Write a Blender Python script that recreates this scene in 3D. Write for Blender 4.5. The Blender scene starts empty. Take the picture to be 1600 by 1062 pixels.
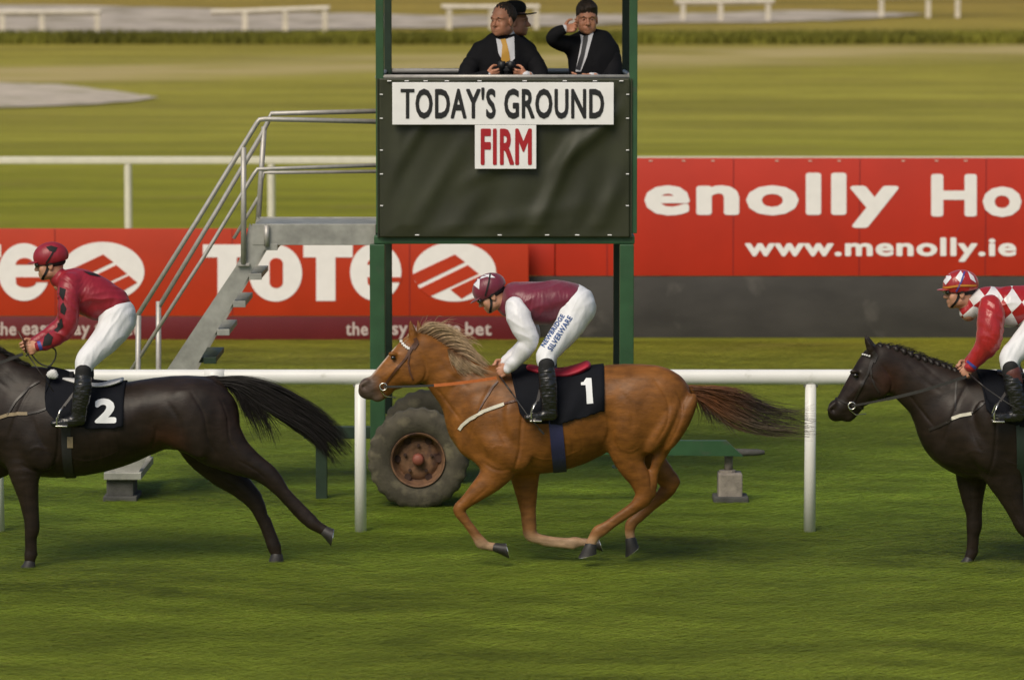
import bpy, bmesh, math, random
import numpy as np
from mathutils import Vector, Matrix
from mathutils.bvhtree import BVHTree
from mathutils.geometry import delaunay_2d_cdt
random.seed(4); rng = np.random.default_rng(4)
R = math.radians
sc = bpy.context.scene
COL = sc.collection
# ------------------------------------------------------------------ camera, world, sun, exposure
FPX, HCAM, TH = 6390.0, 4.3, R(5.017)
cd = bpy.data.cameras.new('camera'); cam = bpy.data.objects.new('camera', cd); COL.objects.link(cam)
cam.location = (0, 0, HCAM); cam.rotation_euler = (R(90) - TH, 0, 0)
cd.sensor_width = 36; cd.sensor_fit = 'HORIZONTAL'; cd.lens = FPX / 1600 * 36
cd.clip_start = 0.5; cd.clip_end = 3000
cd.dof.use_dof = True; cd.dof.focus_distance = 30.1; cd.dof.aperture_fstop = 2.8
sc.camera = cam
w = bpy.data.worlds.new('World'); sc.world = w; w.use_nodes = True
nt = w.node_tree; bg = nt.nodes['Background']
sky = nt.nodes.new('ShaderNodeTexSky'); sky.sky_type = 'NISHITA'; sky.sun_disc = False
SUN_EL, SUN_AZ = R(47), R(208)     # azimuth measured clockwise from +Y: behind the camera, a little to its left
sky.sun_elevation = SUN_EL; sky.sun_rotation = SUN_AZ; sky.dust_density = 2.5; sky.air_density = 1.0
nt.links.new(sky.outputs[0], bg.inputs[0]); bg.inputs[1].default_value = 0.075
sl = bpy.data.lights.new('sun', 'SUN'); sl.energy = 2.15; sl.angle = R(34); sl.color = (1.0, 0.90, 0.73)
so = bpy.data.objects.new('sun', sl); COL.objects.link(so)
sdir = Vector((math.sin(SUN_AZ) * math.cos(SUN_EL), math.cos(SUN_AZ) * math.cos(SUN_EL), math.sin(SUN_EL)))
so.rotation_euler = sdir.to_track_quat('Z', 'Y').to_euler(); so.location = (0, 0, 30)
sc.view_settings.view_transform = 'Standard'; sc.view_settings.look = 'None'
sc.view_settings.exposure = 0.22; sc.view_settings.gamma = 1.0; sc.view_settings.use_curve_mapping = False

# ------------------------------------------------------------------ where a photographed point stands
def ray(px, py):
    dx = (px - 800) / FPX; dz = (531 - py) / FPX
    return Vector((dx, math.cos(TH) + dz * math.sin(TH), -math.sin(TH) + dz * math.cos(TH)))
def P(px, py, Y):
    d = ray(px, py); t = Y / d.y
    return Vector((d.x * t, Y, HCAM + d.z * t))
def zt(y):
    if y < 110: return 0.0
    if y < 260: return .00041 * (y - 110) ** 2
    if y < 420: return .00041 * 22500 + .123 * (y - 260)
    return .00041 * 22500 + .123 * 160 + .01 * (y - 420)
def G(px, py):
    d = ray(px, py); Y = 20.0
    while Y < 900:
        t = Y / d.y
        if HCAM + d.z * t < zt(Y): break
        Y += .1
    return Vector((d.x * Y / d.y, Y, zt(Y)))
# ------------------------------------------------------------------ materials
def srgb(r, g, b):
    f = lambda c: (c / 255 / 12.92) if c <= 10 else ((c / 255 + .055) / 1.055) ** 2.4
    return (f(r), f(g), f(b))
def mat(name, col, rough=.6, metal=0, var=.15, scale=8, bump=0, bscale=60, coat=0, spec=.5, sheen=0, attr=False, stretch=None, sub=0, dirt=None):
    m = bpy.data.materials.new(name); m.use_nodes = True
    n = m.node_tree.nodes; l = m.node_tree.links; b = n['Principled BSDF']
    tc = n.new('ShaderNodeTexCoord'); src = tc.outputs['Object']
    if stretch:
        mp = n.new('ShaderNodeMapping'); mp.inputs['Scale'].default_value = stretch; l.new(src, mp.inputs[0]); src = mp.outputs[0]
    nz = n.new('ShaderNodeTexNoise'); nz.inputs['Scale'].default_value = scale; nz.inputs['Detail'].default_value = 5; l.new(src, nz.inputs[0])
    mr = n.new('ShaderNodeMapRange'); mr.inputs[1].default_value = .3; mr.inputs[2].default_value = .7
    mr.inputs[3].default_value = 1 - var; mr.inputs[4].default_value = 1 + var; l.new(nz.outputs[0], mr.inputs[0])
    mx = n.new('ShaderNodeVectorMath'); mx.operation = 'SCALE'; l.new(mr.outputs[0], mx.inputs['Scale'])
    if attr:
        at = n.new('ShaderNodeAttribute'); at.attribute_name = 'Col'; l.new(at.outputs['Color'], mx.inputs[0])
    else: mx.inputs[0].default_value = col[:3]
    out = mx.outputs[0]
    if dirt:
        n2 = n.new('ShaderNodeTexNoise'); n2.inputs['Scale'].default_value = dirt[1]; n2.inputs['Detail'].default_value = 8; l.new(tc.outputs['Object'], n2.inputs[0])
        cr = n.new('ShaderNodeMapRange'); cr.inputs[1].default_value = dirt[2]; cr.inputs[2].default_value = dirt[2] + .15; l.new(n2.outputs[0], cr.inputs[0])
        mm = n.new('ShaderNodeMix'); mm.data_type = 'RGBA'; l.new(cr.outputs[0], mm.inputs[0]); l.new(out, mm.inputs[6]); mm.inputs[7].default_value = (*dirt[0], 1); out = mm.outputs[2]
    l.new(out, b.inputs['Base Color'])
    b.inputs['Roughness'].default_value = rough; b.inputs['Metallic'].default_value = metal
    b.inputs['Coat Weight'].default_value = coat; b.inputs['Coat Roughness'].default_value = .25
    b.inputs['Specular IOR Level'].default_value = spec; b.inputs['Sheen Weight'].default_value = sheen
    if sub: b.inputs['Subsurface Weight'].default_value = sub; b.inputs['Subsurface Radius'].default_value = (.01, .004, .002)
    if bump:
        nb = n.new('ShaderNodeTexNoise'); nb.inputs['Scale'].default_value = bscale; nb.inputs['Detail'].default_value = 4; l.new(src, nb.inputs[0])
        bp = n.new('ShaderNodeBump'); bp.inputs['Strength'].default_value = bump; bp.inputs['Distance'].default_value = .01
        l.new(nb.outputs[0], bp.inputs['Height']); l.new(bp.outputs[0], b.inputs['Normal'])
    return m
M = {}
M['rail'] = mat('white_plastic', (.80, .80, .77), .35, var=.05, scale=3, dirt=((.42, .42, .34), 5, .66))
M['cream'] = mat('cream_plastic', (.70, .67, .56), .5, var=.06)
M['fence'] = mat('weathered_white_timber', (.62, .56, .46), .8, var=.15, scale=2)
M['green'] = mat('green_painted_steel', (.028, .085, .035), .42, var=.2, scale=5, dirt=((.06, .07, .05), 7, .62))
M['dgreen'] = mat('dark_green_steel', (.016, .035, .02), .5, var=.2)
M['galv'] = mat('galvanised_steel', (.36, .36, .33), .5, metal=.35, var=.22, scale=9, bump=.1, bscale=80)
M['tubes'] = mat('steel_tube', (.46, .44, .41), .45, metal=.35, var=.12, scale=20)
M['tarp'] = mat('olive_tarpaulin', (.030, .033, .015), .45, var=.25, scale=3, bump=.2, bscale=240, spec=.45)
M['white'] = mat('white_board', (.88, .87, .87), .45, var=.04)
M['black'] = mat('black_paint', (.012, .012, .014), .5, var=.1)
M['redlet'] = mat('red_lettering', srgb(168, 24, 34), .5, var=.06)
M['tote'] = mat('red_orange_hoarding', srgb(186, 50, 10), .5, var=.09, scale=1.5, bump=.25, bscale=1.6, dirt=((.36, .06, .03), 3, .68))
M['maroon'] = mat('maroon_hoarding_band', srgb(104, 24, 32), .45, var=.10, scale=2)
M['redb'] = mat('red_hoarding', srgb(186, 42, 18), .5, var=.09, scale=1.2, bump=.25, bscale=1.4, dirt=((.36, .05, .03), 2.5, .68))
M['grey'] = mat('grey_hoarding_base', (.044, .040, .036), .7, var=.30, scale=1.2, stretch=(1, 1, 2.5), dirt=((.10, .09, .08), 2, .62))
M['wlet'] = mat('white_vinyl', (.90, .87, .86), .45, var=.03)
M['plet'] = mat('pale_pink_vinyl', (.56, .46, .43), .5, var=.05)
M['tyre'] = mat('dusty_rubber', (.066, .058, .040), .85, var=.35, scale=9, bump=.4, bscale=50, dirt=((.16, .14, .09), 6, .53))
M['rim'] = mat('rusty_rim', (.17, .088, .045), .75, var=.4, scale=14, bump=.3, dirt=((.06, .03, .025), 9, .53))
M['hub'] = mat('red_hub', (.25, .075, .05), .6, var=.15)
M['rimd'] = mat('rim_recess', (.05, .025, .018), .85, var=.3)
M['conc'] = mat('concrete', (.25, .22, .19), .9, var=.25, scale=14, bump=.4)
M['darkconc'] = mat('dark_block', (.07, .07, .065), .9, var=.25, scale=12, bump=.4)
M['gravel'] = mat('pale_gravel', (.44, .38, .31), .95, var=.22, scale=.8, dirt=((.28, .24, .17), .35, .5))
M['sand'] = mat('pale_sand', (.50, .43, .34), .95, var=.2, scale=1.1, dirt=((.30, .27, .14), .5, .56))
M['coat'] = mat('chestnut_coat', (.3, .1, .02), .47, var=.28, scale=16, stretch=(.6, 1, 1.4), bump=.22, bscale=55, attr=True, spec=.28)
M['bay'] = mat('dark_bay_coat', (.02, .015, .012), .44, var=.3, scale=14, stretch=(.6, 1, 1.4), bump=.10, bscale=55, attr=True, spec=.26)
M['hair'] = mat('horse_hair', (.3, .2, .1), .5, var=.25, scale=30, attr=True, spec=.4)
M['hoof'] = mat('hoof_horn', (.022, .020, .019), .55, var=.35, scale=30)
M['paleh'] = mat('pale_sole', (.35, .34, .33), .6, var=.2, scale=30)
M['eye'] = mat('dark_eye', (.006, .004, .003), .08, var=0, spec=.8)
M['leather'] = mat('dark_leather', (.018, .013, .011), .4, var=.2, scale=30)
M['brown'] = mat('brown_leather', (.085, .032, .016), .4, var=.2, scale=30)
M['orange'] = mat('orange_rubber_rein', (.50, .13, .025), .55, var=.1, scale=40, bump=.3, bscale=300)
M['brein'] = mat('black_rubber_rein', (.03, .028, .026), .5, var=.1, scale=40, bump=.3, bscale=300)
M['metal'] = mat('steel_bit', (.75, .74, .70), .22, metal=.9, var=.05)
M['white_strap'] = mat('white_strap', (.60, .57, .47), .6, var=.1, scale=30)
M['tan_strap'] = mat('tan_strap', (.26, .20, .12), .6, var=.12, scale=30)
M['cloth'] = mat('black_saddlecloth', (.006, .007, .011), .85, var=.15, bump=.3, bscale=160, spec=.2)
M['wnum'] = mat('white_number', (.78, .80, .82), .6, var=.04)
M['redpad'] = mat('crimson_pad', (.42, .018, .045), .6, var=.1, bump=.15)
M['whitepad'] = mat('white_pad', (.66, .66, .66), .6, var=.08)
M['navy'] = mat('navy_girth', (.022, .024, .085), .65, var=.15, bump=.3, bscale=200)
M['blackgirth'] = mat('black_girth', (.016, .016, .016), .6, var=.15)
M['greengirth'] = mat('dark_green_girth', (.012, .026, .018), .6, var=.15)
M['skin'] = mat('skin', (.50, .25, .16), .5, var=.10, scale=18, sub=.12)
M['skin2'] = mat('ruddy_skin', (.52, .235, .14), .5, var=.10, scale=18, sub=.12)
M['mar'] = mat('maroon_silk', (.155, .012, .034), .40, var=.14, scale=7, bump=.55, bscale=13, stretch=(2.0, 1, .9), sheen=.3)
M['wsilk'] = mat('white_silk', (.74, .74, .78), .42, var=.04, scale=7, bump=.6, bscale=13, stretch=(2.0, 1, .9))
M['breech'] = mat('white_breeches', (.74, .75, .78), .55, var=.04, scale=6, bump=.5, bscale=11, stretch=(2.0, 1, .9))
M['red2'] = mat('crimson_silk', (.29, .016, .03), .42, var=.14, scale=7, bump=.55, bscale=13, stretch=(2.0, 1, .9))
M['red3'] = mat('scarlet_satin', (.36, .014, .016), .26, var=.2, scale=8, bump=.8, bscale=13, stretch=(2.2, 1, .9), sheen=.2)
M['boot'] = mat('black_boot', (.012, .012, .013), .28, var=.2, bump=.6, bscale=28, coat=.3)
M['boottop'] = mat('brown_boot_top', (.10, .028, .022), .5, var=.1, bump=.3)
M['sock'] = mat('black_cloth', (.008, .008, .009), .8, var=.1)
M['goggle'] = mat('dark_goggle_lens', (.015, .015, .014), .1, var=0, coat=.5)
M['blue'] = mat('blue_trim', (.05, .06, .30), .5, var=.05)
M['bluetext'] = mat('blue_print', (.02, .075, .25), .6, var=.03)
M['amber'] = mat('amber_band', (.55, .22, .03), .5, var=.05)
M['suit'] = mat('black_suit', (.006, .006, .008), .85, var=.15, bump=.3, bscale=25, spec=.25)
M['shirt'] = mat('white_shirt', (.66, .66, .70), .7, var=.04, bump=.2, bscale=30)
M['tie'] = mat('yellow_tie', (.55, .29, .03), .55, var=.1)
M['gtie'] = mat('charcoal_tie', (.03, .03, .035), .6, var=.1)
M['dhair'] = mat('dark_brown_hair', (.034, .020, .012), .6, var=.6, scale=70, stretch=(.35, 1.5, .6), bump=1, bscale=110)
M['felt'] = mat('black_felt_hat', (.015, .013, .013), .9, var=.1)
M['lip'] = mat('lip', (.28, .09, .07), .5, var=0)
# checkered satin
def checker_mat():
    m = mat('scarlet_white_check_satin', (.36, .014, .016), .3, var=.1, scale=8, bump=.5, bscale=16)
    n = m.node_tree.nodes; l = m.node_tree.links; b = n['Principled BSDF']
    tc = n.new('ShaderNodeTexCoord'); mp = n.new('ShaderNodeMapping'); mp.inputs['Rotation'].default_value = (0, R(38), 0); mp.inputs['Scale'].default_value = (1, 0, .78)
    mp.inputs['Location'].default_value = (.02, .0131, .03)
    ck = n.new('ShaderNodeTexChecker'); ck.inputs['Scale'].default_value = 10.5
    ck.inputs[1].default_value = (.36, .014, .016, 1); ck.inputs[2].default_value = (.74, .72, .73, 1)
    l.new(tc.outputs['Object'], mp.inputs[0]); l.new(mp.outputs[0], ck.inputs[0]); l.new(ck.outputs[0], b.inputs['Base Color'])
    return m
M['check'] = checker_mat()

# ------------------------------------------------------------------ objects
def tag(o, label=None, cat=None, group=None, kind=None):
    if label: o['label'] = label
    if cat: o['category'] = cat
    if group: o['group'] = group
    if kind: o['kind'] = kind
    return o
def empty(name, loc, label, cat, group=None):
    o = bpy.data.objects.new(name, None); COL.objects.link(o); o.location = loc; o.empty_display_size = .2
    o['base'] = 1; del o['base']
    tag(o, label, cat, group); return o
BASE = {}
def wloc(o):
    v = Vector((0, 0, 0))
    while o is not None: v = v + o.location; o = o.parent
    return v
def mk(name, V, F, m, parent=None, smooth=True, col=None, base=None):
    V = np.asarray(V, dtype=np.float64).reshape(-1, 3)
    if parent is not None: b = wloc(parent)
    else: b = Vector(base) if base is not None else Vector((0, 0, 0))
    me = bpy.data.meshes.new(name)
    me.from_pydata((V - np.array(b)).tolist(), [], F.tolist() if hasattr(F, 'tolist') else F); me.update()
    if smooth: me.polygons.foreach_set('use_smooth', [True] * len(me.polygons))
    if col is not None:
        a = me.color_attributes.new('Col', 'FLOAT_COLOR', 'POINT')
        c = np.ones((len(V), 4), dtype=np.float32); c[:, :3] = col; a.data.foreach_set('color', c.ravel())
    if isinstance(m, str): m = M[m]
    me.materials.append(m)
    o = bpy.data.objects.new(name, me); COL.objects.link(o)
    if parent is not None: o.parent = parent
    else: o.location = b
    return o
def copy_tree(o, parent=None):
    c = o.copy(); COL.objects.link(c); c.parent = parent
    for ch in [x for x in o.children if x != c]: copy_tree(ch, c)
    return c
class MB:
    def __init__(s): s.V = []; s.F = []
    def add(s, V, F):
        n = len(s.V); s.V += [tuple(v) for v in V]; s.F += [[i + n for i in f] for f in F]; return s
    def box(s, lo, hi, bev=0.0):
        bm = bmesh.new(); bmesh.ops.create_cube(bm, size=1)
        for v in bm.verts: v.co = Vector([(lo[i] + hi[i]) / 2 + v.co[i] * (hi[i] - lo[i]) for i in range(3)])
        if bev: bmesh.ops.bevel(bm, geom=bm.edges[:], offset=bev, segments=2, affect='EDGES', profile=.6)
        bm.verts.index_update(); s.add([v.co[:] for v in bm.verts], [[v.index for v in f.verts] for f in bm.faces]); bm.free(); return s
    def prism(s, poly, y0, y1):            # poly in (x,z)
        n = len(poly); V = [(x, y0, z) for x, z in poly] + [(x, y1, z) for x, z in poly]
        s.add(V, [list(range(n)), list(range(2 * n - 1, n - 1, -1))] + [[i, (i + 1) % n, (i + 1) % n + n, i + n] for i in range(n)]); return s
    def tube(s, pts, rad, n=12, cap=True, flat=None, up=(0, 0, 1)):
        pts = [Vector(p) for p in pts]; k = len(pts)
        rad = rad if isinstance(rad, (list, tuple)) else [rad] * k
        V = []
        for i, p in enumerate(pts):
            d = (pts[min(i + 1, k - 1)] - pts[max(i - 1, 0)]).normalized()
            u = Vector(up)
            if abs(d.dot(u)) > .95: u = Vector((0, 1, 0))
            a = d.cross(u).normalized(); b = a.cross(d).normalized()
            for j in range(n):
                t = 2 * math.pi * j / n
                ra, rb = (rad[i], rad[i]) if flat is None else (rad[i] * flat[0], rad[i] * flat[1])
                V.append(p + a * math.cos(t) * ra + b * math.sin(t) * rb)
        F = [[i * n + j, i * n + (j + 1) % n, (i + 1) * n + (j + 1) % n, (i + 1) * n + j] for i in range(k - 1) for j in range(n)]
        if cap: F += [list(range(n - 1, -1, -1)), list(range((k - 1) * n, k * n))]
        s.add(V, F); return s
    def build(s, name, m, parent=None, smooth=False, base=None, **kw):
        o = mk(name, s.V, s.F, m, parent, smooth, base=base, **kw)
        return o
def sharp(o, ang=35):
    me = o.data
    me.polygons.foreach_set('use_smooth', [True] * len(me.polygons))
    bm = bmesh.new(); bm.from_mesh(me)
    for e in bm.edges:
        if len(e.link_faces) == 2 and e.calc_face_angle(0) > R(ang): e.smooth = False
    bm.to_mesh(me); bm.free(); return o
def frustum(mb, a, b, ra, rb, n=18, flat=.85):
    a, b = Vector(a), Vector(b); mb.tube([a, a.lerp(b, .5), b], [ra, (ra + rb) / 2 * 1.02, rb], n, flat=(1, flat)); return mb
# ------------------------------------------------------------------ smooth-blended organic surfaces
def cat(nodes, sub=4):
    A = np.array(nodes, float)
    if len(A) < 3: return A
    E = np.vstack([2 * A[0] - A[1], A, 2 * A[-1] - A[-2]]); out = []
    for i in range(1, len(E) - 2):
        p0, p1, p2, p3 = E[i - 1:i + 3]
        for t in np.linspace(0, 1, sub, endpoint=False):
            out.append(.5 * (2 * p1 + (p2 - p0) * t + (2 * p0 - 5 * p1 + 4 * p2 - p3) * t * t + (3 * p1 - p0 - 3 * p2 + p3) * t ** 3))
    out.append(A[-1]); out = np.array(out); out[:, 3:] = np.maximum(out[:, 3:], .002); return out
def T(nodes, k=.02, sg=1, sub=4): return ('t', cat(nodes, sub), k, sg)
def E(c, r, k=.02, sg=1, rot=None): return ('e', np.array(c, float), np.array(r, float), np.array(rot if rot is not None else np.eye(3)), k, sg)
def sdf(prims, res, smooth=1, disp=None):
    lo = np.full(3, 1e9); hi = -lo
    boxes = []
    for p in prims:
        if p[0] == 't':
            m = np.maximum(p[1][:, 3], p[1][:, 4])[:, None]; a = (p[1][:, :3] - m).min(0); b = (p[1][:, :3] + m).max(0); k, sg = p[2], p[3]
        elif p[0] == 'e': a = p[1] - p[2].max(); b = p[1] + p[2].max(); k, sg = p[4], p[5]
        else: boxes.append(None); continue
        boxes.append((a - k - 3 * res, b + k + 3 * res))
        if sg > 0: lo = np.minimum(lo, a); hi = np.maximum(hi, b)
    lo -= 4 * res; hi += 4 * res
    n = np.ceil((hi - lo) / res).astype(int) + 1
    ax = [(lo[i] + res * np.arange(n[i])).astype(np.float32) for i in range(3)]
    Fd = np.full(n, 10.0, np.float32)
    for p, bx in zip(prims, boxes):
        if bx is None: sl_ = (slice(None),) * 3
        else:
            i0 = np.clip(np.floor((bx[0] - lo) / res).astype(int), 0, n); i1 = np.clip(np.ceil((bx[1] - lo) / res).astype(int) + 1, 0, n)
            if (i1 <= i0).any(): continue
            sl_ = tuple(slice(i0[i], i1[i]) for i in range(3))
        X = ax[0][sl_[0]][:, None, None]; Y = ax[1][sl_[1]][None, :, None]; Z = ax[2][sl_[2]][None, None, :]
        if p[0] == 't':
            A = p[1]; d = None
            for i in range(len(A) - 1):
                a, b = A[i], A[i + 1]; q = (a[3] + b[3]) / (a[4] + b[4])
                bax, bay, baz = b[0] - a[0], (b[1] - a[1]) * q, b[2] - a[2]
                L = bax * bax + bay * bay + baz * baz + 1e-12
                ux, uy, uz = X - a[0], (Y - a[1]) * q, Z - a[2]
                t = np.clip((ux * bax + uy * bay + uz * baz) / L, 0, 1)
                dd = (np.sqrt((ux - t * bax) ** 2 + (uy - t * bay) ** 2 + (uz - t * baz) ** 2) - (a[3] + (b[3] - a[3]) * t)) * min(1, 1 / q)
                d = dd if d is None else np.minimum(d, dd)
            k, sg = p[2], p[3]
        elif p[0] == 'e':
            Rm = p[3]; x, y, z = X - p[1][0], Y - p[1][1], Z - p[1][2]
            lx = (x * Rm[0, 0] + y * Rm[1, 0] + z * Rm[2, 0]) / p[2][0]; ly = (x * Rm[0, 1] + y * Rm[1, 1] + z * Rm[2, 1]) / p[2][1]; lz = (x * Rm[0, 2] + y * Rm[1, 2] + z * Rm[2, 2]) / p[2][2]
            d = (np.sqrt(lx * lx + ly * ly + lz * lz) - 1) * p[2].min(); k, sg = p[4], p[5]
        else:                              # half space kept where (p-c).n < 0
            c, nn, k = p[1], p[2], p[3]; d = -((X - c[0]) * nn[0] + (Y - c[1]) * nn[1] + (Z - c[2]) * nn[2]); sg = -1
        d = d.astype(np.float32); f = Fd[sl_]
        if sg > 0:
            h = np.maximum(k - np.abs(f - d), 0) / k; Fd[sl_] = np.minimum(f, d) - h * h * k * .25
        else:
            d = -d; h = np.maximum(k - np.abs(f - d), 0) / k; Fd[sl_] = np.maximum(f, d) + h * h * k * .25
    # naive surface nets
    S = Fd < 0
    c = S[:-1, :-1, :-1].astype(np.int8)
    tot = sum(S[i:i + n[0] - 1, j:j + n[1] - 1, k_:k_ + n[2] - 1].astype(np.int8) for i in (0, 1) for j in (0, 1) for k_ in (0, 1))
    act = (tot > 0) & (tot < 8); idx = np.argwhere(act); vid = np.full(act.shape, -1, np.int64); vid[act] = np.arange(len(idx))
    acc = np.zeros((len(idx), 3)); cnt = np.zeros(len(idx))
    cor = [(i, j, k_) for i in (0, 1) for j in (0, 1) for k_ in (0, 1)]
    val = {q: Fd[idx[:, 0] + q[0], idx[:, 1] + q[1], idx[:, 2] + q[2]].astype(float) for q in cor}
    for q in cor:
        for d_ in range(3):
            if q[d_]: continue
            q2 = list(q); q2[d_] = 1; q2 = tuple(q2); va, vb = val[q], val[q2]; m = (va < 0) != (vb < 0)
            t = np.where(m, va / np.where(m, va - vb, 1), 0); pos = np.tile(np.array(q, float), (len(idx), 1)); pos[:, d_] += t
            acc[m] += pos[m]; cnt[m] += 1
    V = (idx + acc / cnt[:, None]) * res + lo
    Q = []
    for d_ in range(3):
        o1, o2 = [(1, 2), (2, 0), (0, 1)][d_]
        sa = [slice(None)] * 3; sb = [slice(None)] * 3; sa[d_] = slice(0, -1); sb[d_] = slice(1, None)
        A_, B_ = S[tuple(sa)], S[tuple(sb)]
        e = np.argwhere(A_ != B_); e = e[(e[:, o1] > 0) & (e[:, o2] > 0) & (e[:, o1] < n[o1] - 1) & (e[:, o2] < n[o2] - 1)]
        g = lambda a, b: vid[tuple((e - np.array([a if i == o1 else (b if i == o2 else 0) for i in range(3)])).T)]
        quad = np.stack([g(1, 1), g(0, 1), g(0, 0), g(1, 0)], 1); ins = A_[tuple(e.T)]
        quad[~ins] = quad[~ins][:, ::-1]; Q.append(quad)
    Q = np.vstack(Q); Q = Q[(Q >= 0).all(1)]
    for _ in range(smooth * 2):
        s = np.zeros_like(V); k_ = np.zeros(len(V))
        for a in range(4):
            for b in ((a + 1) % 4, (a + 3) % 4): np.add.at(s, Q[:, a], V[Q[:, b]]); np.add.at(k_, Q[:, a], 1)
        V = V * .5 + (s / np.maximum(k_, 1)[:, None]) * .5
    if disp is not None:
        nrm = normals(V, Q); V = V + nrm * disp(V)[:, None]
    return V, Q
def normals(V, Q):
    fn = np.cross(V[Q[:, 2]] - V[Q[:, 0]], V[Q[:, 3]] - V[Q[:, 1]]); s = np.zeros_like(V)
    for a in range(4): np.add.at(s, Q[:, a], fn)
    return s / np.maximum(np.linalg.norm(s, axis=1), 1e-12)[:, None]
def xform(V, M4):
    A = np.array(M4); return V @ A[:3, :3].T + A[:3, 3]
def joinm(*parts):
    V = []; F = []; n = 0
    for v, f in parts: V.append(np.asarray(v)); F += [[int(i) + n for i in q] for q in f]; n += len(v)
    return np.vstack(V), F
def bvh(V, F): return BVHTree.FromPolygons([Vector(v) for v in V], [list(map(int, f)) for f in F])
# a printed or sewn patch on a surface: outline given where the photo shows it
def decal(name, tree, polys, m, parent, off=.004, step=5, tri=None, dz=0, label=None):
    if tri is None:
        pts = []; faces = []
        for poly in polys:
            co = []; n0 = len(poly)
            for i in range(n0):
                a, b = poly[i], poly[(i + 1) % n0]; k = max(1, int(math.dist(a, b) / step))
                co += [(a[0] + (b[0] - a[0]) * j / k, a[1] + (b[1] - a[1]) * j / k) for j in range(k)]
            nb = len(co); xs = [c[0] for c in co]; ys = [c[1] for c in co]
            gx = min(xs) + step / 2
            while gx < max(xs):
                gy = min(ys) + step / 2
                while gy < max(ys): co.append((gx, gy)); gy += step
                gx += step
            r = delaunay_2d_cdt([Vector(c) for c in co], [(i, (i + 1) % nb) for i in range(nb)], [], 1, 1e-4)
            b0 = len(pts); pts += [tuple(v) for v in r[0]]; faces += [[i + b0 for i in f] for f in r[2]]
    else: pts, faces = tri
    o = Vector((0, 0, HCAM)); V = []; ok = []
    for p in pts:
        h = tree.ray_cast(o, ray(*p).normalized())
        if h[0] is None: V.append((0, 0, 0)); ok.append(False); continue
        nn = h[1] if h[1].y < 0 else -h[1]
        V.append(tuple(h[0] + nn * off)); ok.append(True)
    faces = [f for f in faces if all(ok[i] for i in f)]
    used = sorted({i for f in faces for i in f}); rm = {u: i for i, u in enumerate(used)}
    if not faces: return None
    ob = mk(name, [V[i] for i in used], [[rm[i] for i in f] for f in faces], m, parent)
    if label: ob['label'] = label
    return ob
def embolden(V, F, bold):
    from collections import Counter
    key = {}; rid = [key.setdefault((round(v[0], 4), round(v[1], 4)), len(key)) for v in V]
    P0 = [Vector(k) for k in key]; F = [[rid[i] for i in f] for f in F]; F = [f for f in F if len(set(f)) == len(f)]
    par = list(range(len(P0)))
    def find(a):
        while par[a] != a: par[a] = par[par[a]]; a = par[a]
        return a
    for f in F:
        for b in f[1:]: par[find(f[0])] = find(b)
    isl = {}
    for f in F: isl.setdefault(find(f[0]), []).append(f)
    area = lambda vs, fs: sum(abs(sum(vs[f[i]][0] * vs[f[(i + 1) % len(f)]][1] - vs[f[(i + 1) % len(f)]][0] * vs[f[i]][1] for i in range(len(f)))) / 2 for f in fs)
    OV, OF = [], []
    for fs in isl.values():
        ec = Counter(tuple(sorted((f[i], f[(i + 1) % len(f)]))) for f in fs for i in range(len(f)))
        bd = [e for e, n_ in ec.items() if n_ == 1]; per = sum((P0[a] - P0[b]).length for a, b in bd); a0 = area(P0, fs); best = None
        for tr in range(8):
            us = sorted({i for f in fs for i in f}); rm = {u: i for i, u in enumerate(us)}; pts = [P0[u].copy() for u in us]; faces = [[rm[i] for i in f] for f in fs]; used = set(); jr = random.Random(tr)
            for a, b in bd:
                A, B = P0[a], P0[b]; d = B - A
                if d.length < 1e-6: continue
                nn = Vector((-d.y, d.x)).normalized() * bold * jr.uniform(.97, 1.03); k = len(pts); pts += [A + nn, A - nn, B - nn, B + nn]; faces.append([k, k + 1, k + 2, k + 3])
                for e in (a, b):
                    if e in used: continue
                    used.add(e); k = len(pts); ph = jr.uniform(0, .7); pts += [P0[e] + Vector((math.cos(t * math.pi / 4 + ph), math.sin(t * math.pi / 4 + ph))) * bold for t in range(8)]; faces.append(list(range(k, k + 8)))
            r = delaunay_2d_cdt(pts, [], faces, 0, (1e-5, 1e-6, 1e-4, 1e-7)[tr % 4]); fo = [list(f) for f, of in zip(r[2], r[5]) if len(of)]; a1 = area(r[0], fo)
            if a0 < a1 < a0 + per * bold * 1.3 + 20 * bold * bold: best = (r[0], fo); break
        if best is None:      # plain outward offset of the outline
            nv = {}
            for f in fs:
                ar = sum(P0[f[i]].x * P0[f[(i + 1) % len(f)]].y - P0[f[(i + 1) % len(f)]].x * P0[f[i]].y for i in range(len(f)))
                for i in range(len(f)):
                    a, b = f[i], f[(i + 1) % len(f)]
                    if ec[tuple(sorted((a, b)))] != 1: continue
                    d = P0[b] - P0[a]
                    if d.length < 1e-6: continue
                    nn = Vector((d.y, -d.x)).normalized() * (1 if ar > 0 else -1)
                    for e in (a, b): nv.setdefault(e, []).append(nn)
            Q = [p.copy() for p in P0]
            for e, ns in nv.items():
                m_ = sum(ns, Vector((0, 0))); m_ = m_ / max(m_.length, 1e-6); c_ = max(.45, m_.dot(ns[0])); Q[e] = P0[e] + m_ * (bold / c_)
            best = (Q, fs)
        n0 = len(OV); OV += [tuple(v) for v in best[0]]; OF += [[i + n0 for i in f] for f in best[1]]
    return np.array(OV), OF
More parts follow.
